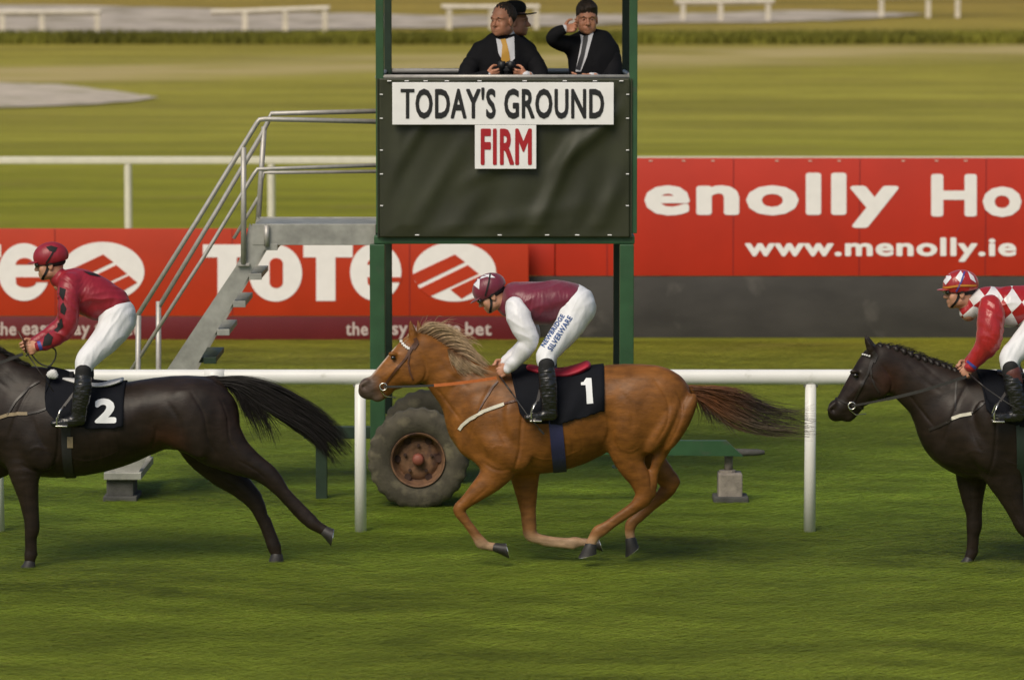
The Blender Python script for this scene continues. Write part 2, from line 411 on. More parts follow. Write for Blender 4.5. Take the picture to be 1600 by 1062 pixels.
def text_tri(s, x0, x1, ytop, ybot, bold=0.0, cuts=0, shear=0):
    """text laid out in the pixel box; ytop/ybot = extent of its glyph box; bold = stroke thickening"""
    c = bpy.data.curves.new('t', 'FONT'); c.body = s; c.resolution_u = 3; c.space_character = 1.0 + bold * 2.6; c.shear = shear
    o = bpy.data.objects.new('t', c); COL.objects.link(o); dg = bpy.context.evaluated_depsgraph_get(); dg.update()
    me = bpy.data.meshes.new_from_object(o.evaluated_get(dg)); V = np.array([v.co[:2] for v in me.vertices]); F = [list(p.vertices) for p in me.polygons]
    COL.objects.unlink(o); bpy.data.objects.remove(o); bpy.data.curves.remove(c); bpy.data.meshes.remove(me)
    if bold:
        V, F = embolden(V, F, bold)
    if cuts:
        bm = bmesh.new(); vs = [bm.verts.new((v[0], v[1], 0)) for v in V]
        for f in F:
            try: bm.faces.new([vs[i] for i in f])
            except ValueError: pass
        bmesh.ops.subdivide_edges(bm, edges=bm.edges[:], cuts=cuts, use_grid_fill=True); bmesh.ops.triangulate(bm, faces=bm.faces[:])
        bm.verts.index_update(); V = np.array([v.co[:2] for v in bm.verts]); F = [[v.index for v in f.verts] for f in bm.faces]; bm.free()
    us = sorted({i for f in F for i in f}); rm = {u: i for i, u in enumerate(us)}; V = V[us]; F = [[rm[i] for i in f] for f in F]
    a, b = V.min(0), V.max(0)
    X = x0 + (V[:, 0] - a[0]) / (b[0] - a[0]) * (x1 - x0); Yp = ybot - (V[:, 1] - a[1]) / (b[1] - a[1]) * (ybot - ytop)
    return np.stack([X, Yp], 1), F
def flat_text(name, tri, Y, m, parent, th=.004):
    pts, F = tri; V = [P(p[0], p[1], Y) for p in pts]; n = len(V)
    V2 = V + [v + Vector((0, th, 0)) for v in V]
    return mk(name, [tuple(v) for v in V2], F + [[i + n for i in f[::-1]] for f in F], m, parent, smooth=False)
def flat_poly(mb, poly, Y, th=.004):
    W = [P(x, y, Y) for x, y in poly]; mb.prism([(v.x, v.z) for v in W], Y, Y + th)
# ================================================================== SETTING
def ground():
    ys = list(np.arange(-30, 110, 4)) + list(np.arange(110, 430, 5)) + [600, 900, 1500]
    xs = [-900, -400, -200, -100, -50, -25, -12, 0, 12, 25, 50, 100, 200, 400, 900]
    V = [(x, y, zt(y)) for y in ys for x in xs]; n = len(xs)
    F = [[j * n + i, j * n + i + 1, (j + 1) * n + i + 1, (j + 1) * n + i] for j in range(len(ys) - 1) for i in range(n - 1)]
    m = bpy.data.materials.new('turf'); m.use_nodes = True; nn = m.node_tree.nodes; l = m.node_tree.links; b = nn['Principled BSDF']
    tc = nn.new('ShaderNodeTexCoord'); sx = nn.new('ShaderNodeSeparateXYZ'); l.new(tc.outputs['Object'], sx.inputs[0])
    def noise(scale, sc3, det=6):
        mp = nn.new('ShaderNodeMapping'); mp.inputs['Scale'].default_value = sc3; l.new(tc.outputs['Object'], mp.inputs[0])
        z = nn.new('ShaderNodeTexNoise'); z.inputs['Scale'].default_value = scale; z.inputs['Detail'].default_value = det; l.new(mp.outputs[0], z.inputs[0]); return z.outputs[0]
    def math_(op, a, b_=None, c=None):
        q = nn.new('ShaderNodeMath'); q.operation = op
        for i, v in enumerate((a, b_, c)):
            if v is None: continue
            if isinstance(v, (int, float)): q.inputs[i].default_value = v
            else: l.new(v, q.inputs[i])
        return q.outputs[0]
    big = noise(.35, (1, 1, 1)); jit = math_('MULTIPLY_ADD', big, 12, -6)
    ypos = math_('ADD', sx.outputs['Y'], jit)
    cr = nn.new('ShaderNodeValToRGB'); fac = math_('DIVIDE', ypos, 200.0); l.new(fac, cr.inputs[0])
    stops = [(24, (.155, .180, .016)), (31, (.125, .165, .013)), (34.5, (.125, .180, .013)), (40, (.130, .175, .014)), (47, (.165, .175, .018)), (56, (.25, .245, .020)), (80, (.245, .25, .021)), (125, (.30, .275, .042)), (160, (.29, .26, .04)), (200, (.30, .22, .05))]  # shaded foreground and sunlit far field painted into the turf colour
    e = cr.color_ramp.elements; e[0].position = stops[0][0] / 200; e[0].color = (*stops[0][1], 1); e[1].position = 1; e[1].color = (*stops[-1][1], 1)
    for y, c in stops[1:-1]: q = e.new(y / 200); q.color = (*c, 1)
    str1 = noise(1.0, (.35, 2.2, 1), 8); str2 = noise(6, (.5, 2.5, 1), 6); fine = noise(45, (.6, 1.2, 1), 3)
    v1 = math_('MULTIPLY_ADD', str1, .9, .55); v2 = math_('MULTIPLY_ADD', str2, .9, .55); v3 = math_('MULTIPLY_ADD', fine, .7, .65)
    far1 = noise(1.0, (.05, .42, 1), 8); far2 = noise(1.0, (.02, .11, 1), 4); v4 = math_('MULTIPLY', math_('MULTIPLY_ADD', far1, 1.1, .45), math_('MULTIPLY_ADD', far2, .7, .65))
    vv = math_('MULTIPLY', math_('MULTIPLY', math_('MULTIPLY', v1, v2), v3), v4)
    sc_ = nn.new('ShaderNodeVectorMath'); sc_.operation = 'SCALE'; l.new(cr.outputs[0], sc_.inputs[0]); l.new(vv, sc_.inputs['Scale'])
    # worn straw-coloured patches
    wn = noise(.9, (.25, 1.0, 1), 8); wr = nn.new('ShaderNodeMapRange'); wr.inputs[1].default_value = .56; wr.inputs[2].default_value = .72; wr.inputs[4].default_value = .6; l.new(wn, wr.inputs[0])
    far = nn.new('ShaderNodeMapRange'); far.inputs[1].default_value = 36; far.inputs[2].default_value = 60; l.new(sx.outputs['Y'], far.inputs[0])
    wf = math_('MULTIPLY', wr.outputs[0], math_('MULTIPLY_ADD', far.outputs[0], .7, .3))
    mx = nn.new('ShaderNodeMix'); mx.data_type = 'RGBA'; l.new(wf, mx.inputs[0]); l.new(sc_.outputs[0], mx.inputs[6]); mx.inputs[7].default_value = (.26, .20, .06, 1)
    # worn pale strip crossing the far turf
    pa, pb = G(300, 110), G(1300, 84); kx = (pb.y - pa.y) / (pb.x - pa.x); c0 = pa.y - kx * pa.x
    dd = math_('SUBTRACT', math_('SUBTRACT', math_('ADD', sx.outputs['Y'], math_('MULTIPLY_ADD', noise(.6, (.12, .5, 1), 6), 14, -7)), c0), math_('MULTIPLY', sx.outputs['X'], kx))
    g_ = math_('POWER', 2.718, math_('MULTIPLY', math_('MULTIPLY', dd, dd), -.045)); g_ = math_('MULTIPLY', g_, math_('MULTIPLY_ADD', noise(.5, (.3, 1, 1), 5), 3.0, -.55)); g_.node.use_clamp = True
    m2 = nn.new('ShaderNodeMix'); m2.data_type = 'RGBA'; l.new(g_, m2.inputs[0]); l.new(mx.outputs[2], m2.inputs[6]); m2.inputs[7].default_value = (.46, .37, .16, 1); mx = m2
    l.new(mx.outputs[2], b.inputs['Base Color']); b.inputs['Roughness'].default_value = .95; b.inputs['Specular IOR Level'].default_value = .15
    bp = nn.new('ShaderNodeBump'); bp.inputs['Strength'].default_value = .7; bp.inputs['Distance'].default_value = .04
    l.new(fine, bp.inputs['Height']); l.new(bp.outputs[0], b.inputs['Normal'])
    tag(mk('ground', V, F, m, None), 'green racecourse turf with shade painted in near and sunlit yellow beyond the boards', 'ground', kind='structure')
ground()
def sheet(name, poly, m, label, lift=.03, jit=.0):
    """a patch lying on the ground; outline where the photo shows it"""
    W = []
    for i in range(len(poly)):
        a, b = poly[i], poly[(i + 1) % len(poly)]
        for j in range(6):
            t = j / 6; x = a[0] + (b[0] - a[0]) * t; y = a[1] + (b[1] - a[1]) * t + random.uniform(-jit, jit)
            W.append(G(x, y))
    r = delaunay_2d_cdt([Vector((w.x, w.y)) for w in W] + [Vector((x, y)) for x in np.arange(-60, 61, 4.) for y in np.arange(120, 420, 4.)], [(i, (i + 1) % len(W)) for i in range(len(W))], [], 1, 1e-3)
    tag(mk(name, [(v.x, v.y, zt(v.y) + lift) for v in r[0]], [list(f) for f in r[2]], m, None), label, 'ground', kind='structure')
sheet('gravel_track', [(-450, 8), (150, 10), (330, 16), (520, 22), (700, 26), (900, 24), (1050, 23), (1250, 18), (1370, 21), (1450, 24), (1380, 30), (1250, 36), (1050, 38), (850, 42), (600, 46), (400, 52), (250, 54), (-450, 50)], M['gravel'], 'pale gravel track running behind the low white fences', .05, 1.0)
sheet('sand_patch', [(-150, 128), (0, 132), (90, 134), (160, 142), (215, 150), (248, 154), (200, 161), (120, 166), (0, 170), (-150, 172)], M['sand'], 'pale bare sand patch in the grass on the left', .05, .7)

# blades of turf: nobody could count them
def blades(name, n, area, hgt, label, colf, zf=lambda y: 0.0, wd=.004, lean=.5, width=None, flat=0):
    (xa, xb), (ya, yb) = area
    # spread evenly over what is looked at: density falls with distance
    u = rng.random(n); y = 1 / (1 / ya + (1 / yb - 1 / ya) * u); x = rng.uniform(-1, 1, n) * (xb * y / yb if width is None else width)
    h = hgt * rng.uniform(.45, 1.25, n); a = rng.uniform(0, 2 * np.pi, n); w_ = wd * rng.uniform(.7, 1.5, n) * y / 28
    ln = h * rng.normal(0, lean, n); ld = rng.uniform(0, 2 * np.pi, n)
    if flat: ln = flat * rng.uniform(.5, 1.5, n) * y / 30; ld = rng.normal(0, .09, n) + np.pi * rng.integers(0, 2, n); a = ld + np.pi / 2
    z = np.array([zf(t) for t in y]) if zf is not None else np.zeros(n)
    V = np.zeros((n, 3, 3)); V[:, 0] = np.stack([x - np.cos(a) * w_, y - np.sin(a) * w_, z - .004], 1); V[:, 1] = np.stack([x + np.cos(a) * w_, y + np.sin(a) * w_, z - .004], 1)
    V[:, 2] = np.stack([x + np.cos(ld) * ln, y + np.sin(ld) * ln, z + h], 1)
    C = colf(x, y, n); C = np.repeat(C, 3, 0)
    m = bpy.data.materials.get('grass_blade')
    if m is None:
        m = mat('grass_blade', (0, 0, 0), .7, var=.02, attr=True, spec=.2); b = m.node_tree.nodes['Principled BSDF']
    me = bpy.data.meshes.new(name); me.vertices.add(3 * n); me.vertices.foreach_set('co', V.ravel()); me.loops.add(3 * n); me.loops.foreach_set('vertex_index', np.arange(3 * n, dtype=np.int32))
    me.polygons.add(n); me.polygons.foreach_set('loop_start', np.arange(0, 3 * n, 3, dtype=np.int32)); me.update(calc_edges=True); me.validate()
    at = me.color_attributes.new('Col', 'FLOAT_COLOR', 'POINT'); c4 = np.ones((3 * n, 4), np.float32); c4[:, :3] = C; at.data.foreach_set('color', c4.ravel())
    me.materials.append(m); o = bpy.data.objects.new(name, me); COL.objects.link(o)
    return tag(o, label, 'grass', kind='stuff')
def field(x, y, fx, fy, seed, oct=5):
    r_ = np.random.default_rng(seed); v = np.zeros_like(x)
    for i in range(oct):
        for _ in range(4):
            a = r_.normal(0, 1, 2); v += np.sin(a[0] * x * fx * 1.7 ** i + a[1] * y * fy * 1.7 ** i + r_.uniform(0, 6.3)) / 1.35 ** i
    return v / (2.6)
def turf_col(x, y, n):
    st = np.array([22, 31, 34.5, 40, 47, 56, 200]); c = np.array([(.116, .140, .013), (.092, .130, .011), (.110, .165, .012), (.138, .180, .015), (.185, .19, .018), (.27, .245, .02), (.27, .245, .02)])  # blade colours carry the same painted shade near and sunlight farther off
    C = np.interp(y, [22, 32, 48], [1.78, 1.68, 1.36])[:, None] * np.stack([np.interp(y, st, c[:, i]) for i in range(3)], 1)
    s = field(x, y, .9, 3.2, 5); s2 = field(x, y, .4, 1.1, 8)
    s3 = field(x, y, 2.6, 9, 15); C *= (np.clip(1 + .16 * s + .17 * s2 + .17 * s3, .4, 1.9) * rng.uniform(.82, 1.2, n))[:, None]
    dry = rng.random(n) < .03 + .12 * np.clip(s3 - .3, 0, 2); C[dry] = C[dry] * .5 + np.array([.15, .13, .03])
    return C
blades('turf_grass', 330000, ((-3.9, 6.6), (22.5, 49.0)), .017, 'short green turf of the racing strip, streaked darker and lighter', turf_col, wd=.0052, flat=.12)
def verge_col(x, y, n):
    C = np.tile(np.array([.15, .145, .02]), (n, 1)); s = field(x, y, .35, .2, 11); C *= (np.clip(1 + .25 * s, .5, 1.7) * rng.uniform(.6, 1.4, n))[:, None]; return C
g0, g1 = G(800, 70).y, G(800, 60).y
blades('rough_verge_grass', 92000, ((-40, 40), (g0, g1)), .36, 'long dark rough grass along the foot of the low white fences', verge_col, zf=zt, wd=.010, lean=.35, width=52)

# ---- fences of the racecourse
YR = 31.8
def running_rail():
    g = P(563, 830, YR); r = empty('running_rail', (g.x, YR, 0), 'white plastic running rail right behind the galloping horses', 'rail')
    top, bot = P(0, 577, YR).z, P(0, 601, YR).z; zc, rr = (top + bot) / 2, (top - bot) / 2
    mb = MB(); mb.tube([(-16, YR, zc), (-8, YR, zc), (0, YR, zc), (8, YR, zc), (16, YR, zc)], rr, 24, flat=(.85, 1)); mb.build('rail', 'rail', r, True)
    step = P(1266, 700, YR).x - g.x
    for px_ in (-1460, -730, -4, 563, 1266, 1950):
        x = P(px_, 700, YR).x; h = (zc - rr * .9)
        p = MB().tube([(x + .0, YR + .02, -.03), (x, YR + .01, h * .5), (x, YR, h)], [.047, .045, .043], 18).build('post', 'rail', r, True)
        MB().tube([(x + step * .46, YR, zc), (x + step * .46 + .16, YR, zc)], rr * 1.035, 24, flat=(.85, 1)).build('joint_sleeve', 'rail', r, True)
        MB().tube([(x - .055, YR, zc - rr * 1.04), (x + .055, YR, zc - rr * 1.04)], .018, 10).build('bracket', 'tubes', p, True)
running_rail()
def far_rail():
    YF = 69.5
    a = P(200, 250, YF); r = empty('far_running_rail', (a.x, YF, 0), 'cream running rail beyond the red advertising boards', 'rail')
    t, b = P(0, 245, YF).z, P(0, 256, YF).z
    MB().box((-22, YF - .06, b), (22, YF + .06, t), .02).build('rail', 'cream', r)
    st = P(424, 300, YF).x - a.x
    for i in range(-5, 9):
        x = a.x + i * st; sharp(MB().tube([(x, YF, -.02), (x, YF, b - .003)], .065, 14).build('post', 'cream', r, True))
far_rail()
low = [(-60, 157, 20, [-50, 4, 66, 152], 52, 'low white fence running off the left edge of the photo', 0), (330, 515, 14, [383, 446, 508], 50, 'low white fence with sagging left end above the staircase handrail', 6),
       (690, 843, 12, [702, 768, 838], 46, 'low white fence partly hidden behind the suited men', 0), (1055, 1210, 3, [1067, 1126, 1200], 33, 'low white fence just right of the judge tower', 1),
       (1372, 1502, -4, [1377, 1450, 1496], 28, 'low white fence nearest the right edge of the photo', -3)]
for xa, xb, ytop, posts, ybase, lab, tilt in low:
    g = G((xa + xb) / 2, ybase); Y = g.y; r = empty('low_fence', g, lab, 'fence', 'low white fences along the gravel track')
    A, B = P(xa, ytop + (tilt if tilt > 0 else 0), Y), P(xb, ytop + (tilt if tilt < 0 else 0), Y)
    MB().tube([A, A.lerp(B, .35) + Vector((0, 0, -.01)), A.lerp(B, .7), B], .13, 4, flat=(1.2, 1)).build('rail', 'fence', r)
    for px in posts:
        t = P(px, ytop + 5, Y); MB().box((t.x - .115, Y - .16, zt(Y) - .1), (t.x + .115, Y - .01 - .1, t.z + .05), .015).build('post', 'fence', r)

# ---- advertising boards
def hoarding_tote():
    Y = 49.0; yt, ym, yb = 357, 494, 530
    x0 = P(-560, yt, Y).x; x1 = P(826, yt, Y).x; zt_, zm, zb = P(0, yt, Y).z, P(0, ym, Y).z, P(0, yb, Y).z
    r = empty('advertising_hoarding', ((x0 + x1) / 2, Y, 0), 'long orange-red hoarding with big white lettering and maroon base', 'hoarding')
    sharp(MB().box((x0, Y, zm + .002), (x1, Y + .05, zt_), .012).build('panel', 'tote', r))
    sharp(MB().box((x0, Y + .004, -.02), (x1 - .02, Y + .046, zm - .002), .008).build('lower_band', 'maroon', r))
    for i in range(1, 5):
        x = x0 + (x1 - x0) * i / 5 + .7; MB().box((x - .004, Y - .003, zm + .004), (x + .004, Y - .001, zt_ - .004)).build('panel_seam', 'maroon', r)
    def ell(cx, cy, rx, ry, n=44, a0=0, a1=360): return [(cx + rx * math.cos(R(a0 + (a1 - a0) * i / n)), cy + ry * math.sin(R(a0 + (a1 - a0) * i / n))) for i in range(n)]
    for k in (-1, 0, 1):
        ox = (k - 1) * 549.5; mb = MB()
        L = [[(317, 382), (394, 382), (394, 402), (370, 402), (370, 470), (340, 470), (340, 402), (317, 402)], [(474, 382), (551, 382), (551, 402), (524, 402), (524, 470), (494, 470), (494, 402), (474, 402)]]
        for q in L: mb = MB(); flat_poly(mb, [(x + ox, y) for x, y in q], Y - .005); mb.build('lettering', 'wlet', r)
        for q in (ell(430.5, 426.5, 41.5, 44.5), ell(587, 425, 40, 45)): mb = MB(); flat_poly(mb, [(x + ox, y) for x, y in q], Y - .005); mb.build('lettering', 'wlet', r)
        mb = MB(); flat_poly(mb, [(x + ox, y) for x, y in ell(431.5, 412, 10.5, 9, 16, 180, 360)] + [(442 + ox, 412), (442 + ox, 441)] + [(x + ox, y) for x, y in ell(431.5, 441, 10.5, 9, 16, 0, 180)], Y - .009); mb.build('letter_opening', 'tote', r); mb = MB()
        flat_poly(mb, [(x + ox, y) for x, y in ell(588, 413, 14, 10, 20, 180, 360)] + [(602 + ox, 413.5), (574 + ox, 413.5)], Y - .009); mb.build('letter_opening', 'tote', r); mb = MB()
        flat_poly(mb, [(574 + ox, 433), (628 + ox, 433), (626 + ox, 441), (606 + ox, 441)] + [(x + ox, y) for x, y in ell(590, 441, 16, 8, 12, 0, 180)], Y - .009)
        mb.build('letter_opening', 'tote', r)
        lg = MB(); flat_poly(lg, [(x + ox, y) for x, y in ell(710, 424.5, 65, 46.5, 56)], Y - .005); lo = lg.build('emblem', 'wlet', r)
        mb = MB(); S = lambda pts: [(560 + x / 3.636 + ox, 360 + y / 3.636) for x, y in pts]
        for q in ([(304, 250), (548, 136), (606, 180), (334, 312)], [(346, 330), (622, 196), (684, 246), (404, 376)], [(522, 336), (694, 256), (742, 296), (586, 388)]): mb = MB(); flat_poly(mb, S(q), Y - .009); mb.build('emblem_stripe', 'tote', lo)
        for wd_, xa_, xb_, ya_, yb_ in (('the', 540, 575, 503, 524), ('easy', 584, 637, 508, 530), ('way', 643, 690, 508, 530), ('to', 697, 719, 505, 524), ('bet', 727, 768, 503, 524)):
            flat_text('slogan_lettering', text_tri(wd_, xa_ + ox, xb_ + ox, ya_, yb_, .022), Y - .001, 'plet', r)
hoarding_tote()
def hoarding_red():
    Y = 49.3; a = P(821, 247, Y); b = P(2250, 247, Y); z0, z1, zg = P(0, 247, Y).z, P(0, 431, Y).z, P(0, 431, Y).z
    xm = P(868, 300, Y).x
    r = empty('advertising_hoarding', ((a.x + b.x) / 2, Y, 0), 'tall red hoarding with white lettering over a dark grey base', 'hoarding')
    sharp(MB().box((xm, Y, z1), (b.x, Y + .06, z0), .01).build('panel', 'redb', r))
    zl = P(0, 373, Y).z
    sharp(MB().box((a.x, Y + .003, z1), (xm - .01, Y + .05, zl), .01).build('panel', 'redb', r))
    sharp(MB().box((a.x, Y + .01, -.02), (b.x, Y + .05, z1 - .004), .006).build('base_panel', 'grey', r))
    for i in range(1, 7):
        x = xm + (b.x - xm) * i / 7 - .9; MB().box((x - .004, Y - .003, z1 + .002), (x + .004, Y - .001, z0 - .004)).build('panel_seam', 'maroon', r)
        for q in (.25, .6, 1.0): MB().tube([(x - q - .02, Y - .004, z0 - .035), (x - q + .02, Y - .004, z0 - .035)], .006, 6).build('eyelet', 'cream', r)
    for i in range(9):
        x = xm + (b.x - xm) * i / 8; MB().box((x - .04, Y + .065, -.05), (x + .04, Y + .13, z0 - .1)).build('support_post', 'dgreen', r)
    flat_text('lettering', text_tri('M', 880, 978, 275, 338, .05), Y - .005, 'wlet', r)
    flat_text('lettering', text_tri('enolly', 1007, 1404, 270, 356, .036), Y - .005, 'wlet', r)
    flat_text('lettering', text_tri('Homes', 1455, 1790, 272, 339, .038), Y - .005, 'wlet', r)
    flat_text('lettering', text_tri('www.menolly.ie', 1164, 1588, 371, 409, .034), Y - .005, 'wlet', r)
hoarding_red()

# ================================================================== JUDGE TOWER ON A TRAILER
YF, YB = 33.6, 35.8
def tower():
    L = P(590, 370, YF).x; Rr = P(986, 370, YF).x; cx = (L + Rr) / 2
    zfl = P(0, 370, YF).z; ztop = P(0, 120, YF).z; zch0, zch1 = P(0, 713, YF).z, P(0, 686, YF).z
    r = empty('judge_tower', (cx, (YF + YB) / 2, 0), 'dark green mobile judge tower on a wheeled trailer, wrapped in olive tarpaulin', 'tower')
    for (px, y) in ((594, YF), (989, YF)):
        x = P(px, 300, YF).x
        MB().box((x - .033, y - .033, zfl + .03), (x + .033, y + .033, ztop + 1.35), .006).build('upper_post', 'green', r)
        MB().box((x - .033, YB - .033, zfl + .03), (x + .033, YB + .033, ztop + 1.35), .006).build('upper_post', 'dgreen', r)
    for px, hw in ((590, .062), (979, .058)):
        x = P(px, 500, YF).x
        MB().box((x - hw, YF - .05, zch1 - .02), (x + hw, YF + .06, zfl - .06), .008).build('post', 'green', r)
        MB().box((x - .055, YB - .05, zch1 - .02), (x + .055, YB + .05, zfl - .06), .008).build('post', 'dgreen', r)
    MB().box((L - .03, YF - .02, zfl - .058), (Rr + .03, YB, zfl + .01), .01).build('platform', 'green', r)
    # roof above the frame of the photo
    MB().box((L - .15, YF - .2, ztop + 1.35), (Rr + .15, YB + .15, ztop + 1.42), .02).build('roof', 'green', r)
    zr = P(0, 120, YF).z
    MB().tube([(L, YF - .015, zr), (Rr, YF - .015, zr)], .018, 10).build('guard_rail', 'tubes', r, True); MB().tube([(L, YB, zr), (Rr, YB, zr)], .022, 10).build('guard_rail', 'tubes', r, True)
    MB().tube([(L, YF, zr - .004), (L, YB, zr - .004)], .018, 10).build('guard_rail', 'tubes', r, True); MB().tube([(Rr, YF, zr - .004), (Rr, YB, zr - .004)], .018, 10).build('guard_rail', 'tubes', r, True)
    # tarpaulin with folds
    nx, nz = 150, 100; xa, xb = P(593, 200, YF).x, P(984, 200, YF).x; za, zb = P(0, 371, YF - .06).z, P(0, 123, YF - .06).z
    def fold(u, v):          # u across 0..1, v up 0..1
        f = 0
        for (u0, v0, ang, wd, amp, ln) in ((.17, .72, 62, .045, .022, .35), (.24, .35, 60, .06, .018, .4), (.46, .45, 30, .05, .016, .2), (.72, .40, 66, .05, .030, .42), (.86, .66, 42, .05, .030, .30), (.80, .20, 70, .07, .018, .25), (.93, .25, 60, .06, .015, .3), (.08, .6, 75, .05, .012, .3), (.55, .12, 12, .06, .010, .4), (.35, .15, 55, .07, .015, .3)):
            c, s = math.cos(R(ang)), math.sin(R(ang)); a_ = (u - u0) * 1.57; b_ = v - v0; al = a_ * c + b_ * s; pe = -a_ * s + b_ * c
            f += amp * math.exp(-(pe / wd) ** 2 - (al / ln) ** 2)
        f += .006 * math.sin(u * 13 + v * 5) + .004 * math.sin(u * 31 - v * 9)
        e = min(u, 1 - u, v, 1 - v) / .08
        return 1.15 * f * min(1, e)
    V = [(xa + (xb - xa) * i / nx, YF - .052 - fold(i / nx, j / nz), za + (zb - za) * j / nz) for j in range(nz + 1) for i in range(nx + 1)]
    F = [[j * (nx + 1) + i, j * (nx + 1) + i + 1, (j + 1) * (nx + 1) + i + 1, (j + 1) * (nx + 1) + i] for j in range(nz) for i in range(nx)]
    t = mk('tarpaulin', V, F, 'tarp', r); sm = t.modifiers.new('s', 'SOLIDIFY'); sm.thickness = .004; sm.offset = 1
    for x in (xa - .012, xb + .012):
        q = MB().box((x - .006, YF - .05, za), (x + .006, YB + .04, zb), .002).build('tarpaulin', 'tarp', r)
    MB().box((xa, YB + .04, za), (xb, YB + .05, zb), .002).build('tarpaulin', 'tarp', r)
    def eyelet(x, z, hw=.017): MB().tube([(x - hw, YF - .064, z), (x + hw, YF - .064, z)], .005, 6).build('lacing_eyelet', 'white', t)
    for u in (.04, .11, .185, .27, .40, .58, .74, .86, .965): eyelet(xa + (xb - xa) * u, zb - .02)
    for u in (.15, .48, .67, .79, .92): eyelet(xa + (xb - xa) * u, za + .02)
    for v in (.2, .4, .55, .75, .9): eyelet(xa + .017, za + (zb - za) * v, .012); eyelet(xb - .02, za + (zb - za) * v, .012)
    # trailer chassis
    cl, crr = P(500, 700, YF).x, P(1135, 700, YF).x
    def beam(y, x0, name='chassis_beam', tail=True):
        a = [(x0, zch0 + .02), (crr + .1, zch0)]; e = P(1190, 709, y)
        poly = [(x0, zch0 + .04), (crr + .05, zch0 + .005), (P(1165, 0, y).x, zch0 + .0), (crr, zch1 - .012), (x0, zch1)]
        MB().prism(poly, y - .03, y + .03).build(name, 'green', r)
    beam(YF + .02, P(600, 0, YF).x)
    a, b = P(1150, 709, YF), P(1196, 709, YF)
    MB().tube([(a.x - .05, YF + .1, a.z), (b.x - .06, YF + .12, b.z), (b.x, YF + .12, b.z)], [.035, .028, .018], 10).build('tow_hitch', 'darkconc', r, True)
    zz = P(0, 679, YF).z
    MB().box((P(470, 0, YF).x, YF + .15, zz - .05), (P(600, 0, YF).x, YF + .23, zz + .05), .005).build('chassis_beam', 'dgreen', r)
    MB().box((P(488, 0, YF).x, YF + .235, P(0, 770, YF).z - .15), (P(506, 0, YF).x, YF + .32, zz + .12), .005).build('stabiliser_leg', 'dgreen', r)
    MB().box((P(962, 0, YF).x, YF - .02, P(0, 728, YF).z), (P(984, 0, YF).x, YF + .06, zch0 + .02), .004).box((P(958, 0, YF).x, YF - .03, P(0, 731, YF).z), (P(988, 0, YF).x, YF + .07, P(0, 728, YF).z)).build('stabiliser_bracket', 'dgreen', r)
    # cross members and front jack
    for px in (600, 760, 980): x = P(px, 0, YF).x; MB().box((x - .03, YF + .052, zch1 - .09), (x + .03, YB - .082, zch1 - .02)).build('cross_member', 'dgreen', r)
    jx = P(1143, 0, YF).x
    MB().tube([(jx, YF + .12, .25), (jx, YF + .12, P(0, 712, YF).z)], .035, 12).build('jack_leg', 'conc', r, True)
    # wheels
    wc = P(653, 718, 33.25); wr = (P(0, 637, 33.25).z - P(0, 794, 33.25).z) / 2; wr *= 1.0
    def wheel(x, y):
        wl = bpy.data.objects.new('wheel', None); COL.objects.link(wl); wl.parent = r; wl.location = Vector((x, y, wr - .02)) - r.location
        prof = [(.52, .10), (.58, .125), (.72, .14), (.86, .135), (.94, .12), (.975, .09), (.985, 0), (.975, -.09), (.94, -.12), (.86, -.135), (.72, -.14), (.58, -.125), (.52, -.10)]
        n = 96; V = []; F = []
        for i in range(n):
            a_ = 2 * math.pi * i / n; lug = .0 if (i % 4 < 2) else .028
            for (q, yy) in prof:
                rr = wr * (q + (lug if q > .93 else 0)); V.append((x + rr * math.cos(a_), y + yy * 1.0, wr - .02 + rr * math.sin(a_)))
        m_ = len(prof)
        for i in range(n):
            for j in range(m_ - 1): F.append([i * m_ + j, i * m_ + j + 1, ((i + 1) % n) * m_ + j + 1, ((i + 1) % n) * m_ + j])
        t_ = mk('tyre', V, F, 'tyre', wl); sharp(t_, 50)
        def lathe(pf, name, mt):
            n = 48; V = [(x + q * wr * math.cos(2 * math.pi * i / n), y + yy, wr - .02 + q * wr * math.sin(2 * math.pi * i / n)) for i in range(n) for q, yy in pf]; k = len(pf)
            F = [[i * k + j, i * k + j + 1, ((i + 1) % n) * k + j + 1, ((i + 1) % n) * k + j] for i in range(n) for j in range(k - 1)]
            return sharp(mk(name, V, F, mt, wl), 40)
        lathe([(.545, -.118), (.535, -.135), (.51, -.13), (.49, -.10), (.47, -.04), (.42, -.02), (.38, -.035), (.30, -.05), (.22, -.045), (.001, -.045)], 'rim', 'rim')
        lathe([(.545, .118), (.535, .135), (.49, .10), (.47, .04), (.001, .03)], 'rim', 'rim')
        h = MB()
        h.tube([(x, y - .045, wr - .02), (x, y - .12, wr - .02), (x, y - .135, wr - .02)], [.050, .046, .034], 16); h.build('hub', 'hub', wl, True)
        h = MB()
        for i in range(5):
            h = MB(); a_ = 2 * math.pi * i / 5 + .3; bx, bz = x + .22 * wr * math.cos(a_) * 1.25, wr - .02 + .22 * wr * math.sin(a_) * 1.25
            h.tube([(bx, y - .04, bz), (bx, y - .075, bz)], .014, 6)
            h.build('wheel_nut', 'rimd', wl)
        h = MB()
        for i in range(6):
            h = MB(); a_ = 2 * math.pi * i / 6; bx, bz = x + .41 * wr * math.cos(a_), wr - .02 + .41 * wr * math.sin(a_)
            h.tube([(bx, y - .042, bz), (bx, y - .020, bz)], .030, 12)
            h.build('rim_opening', 'rimd', wl)
    wheel(wc.x, 33.39); wheel(P(668, 0, 35.0).x, 34.9)
    MB().tube([(wc.x, 33.43, wr - .02), (wc.x + .03, 34.85, wr - .02)], .04, 10).build('axle', 'dgreen', r, True)
    MB().box((wc.x - .05, 33.62, wr), (wc.x + .05, 33.70, zch0 + .05)).build('axle_bracket', 'dgreen', r)
    return r
tower()
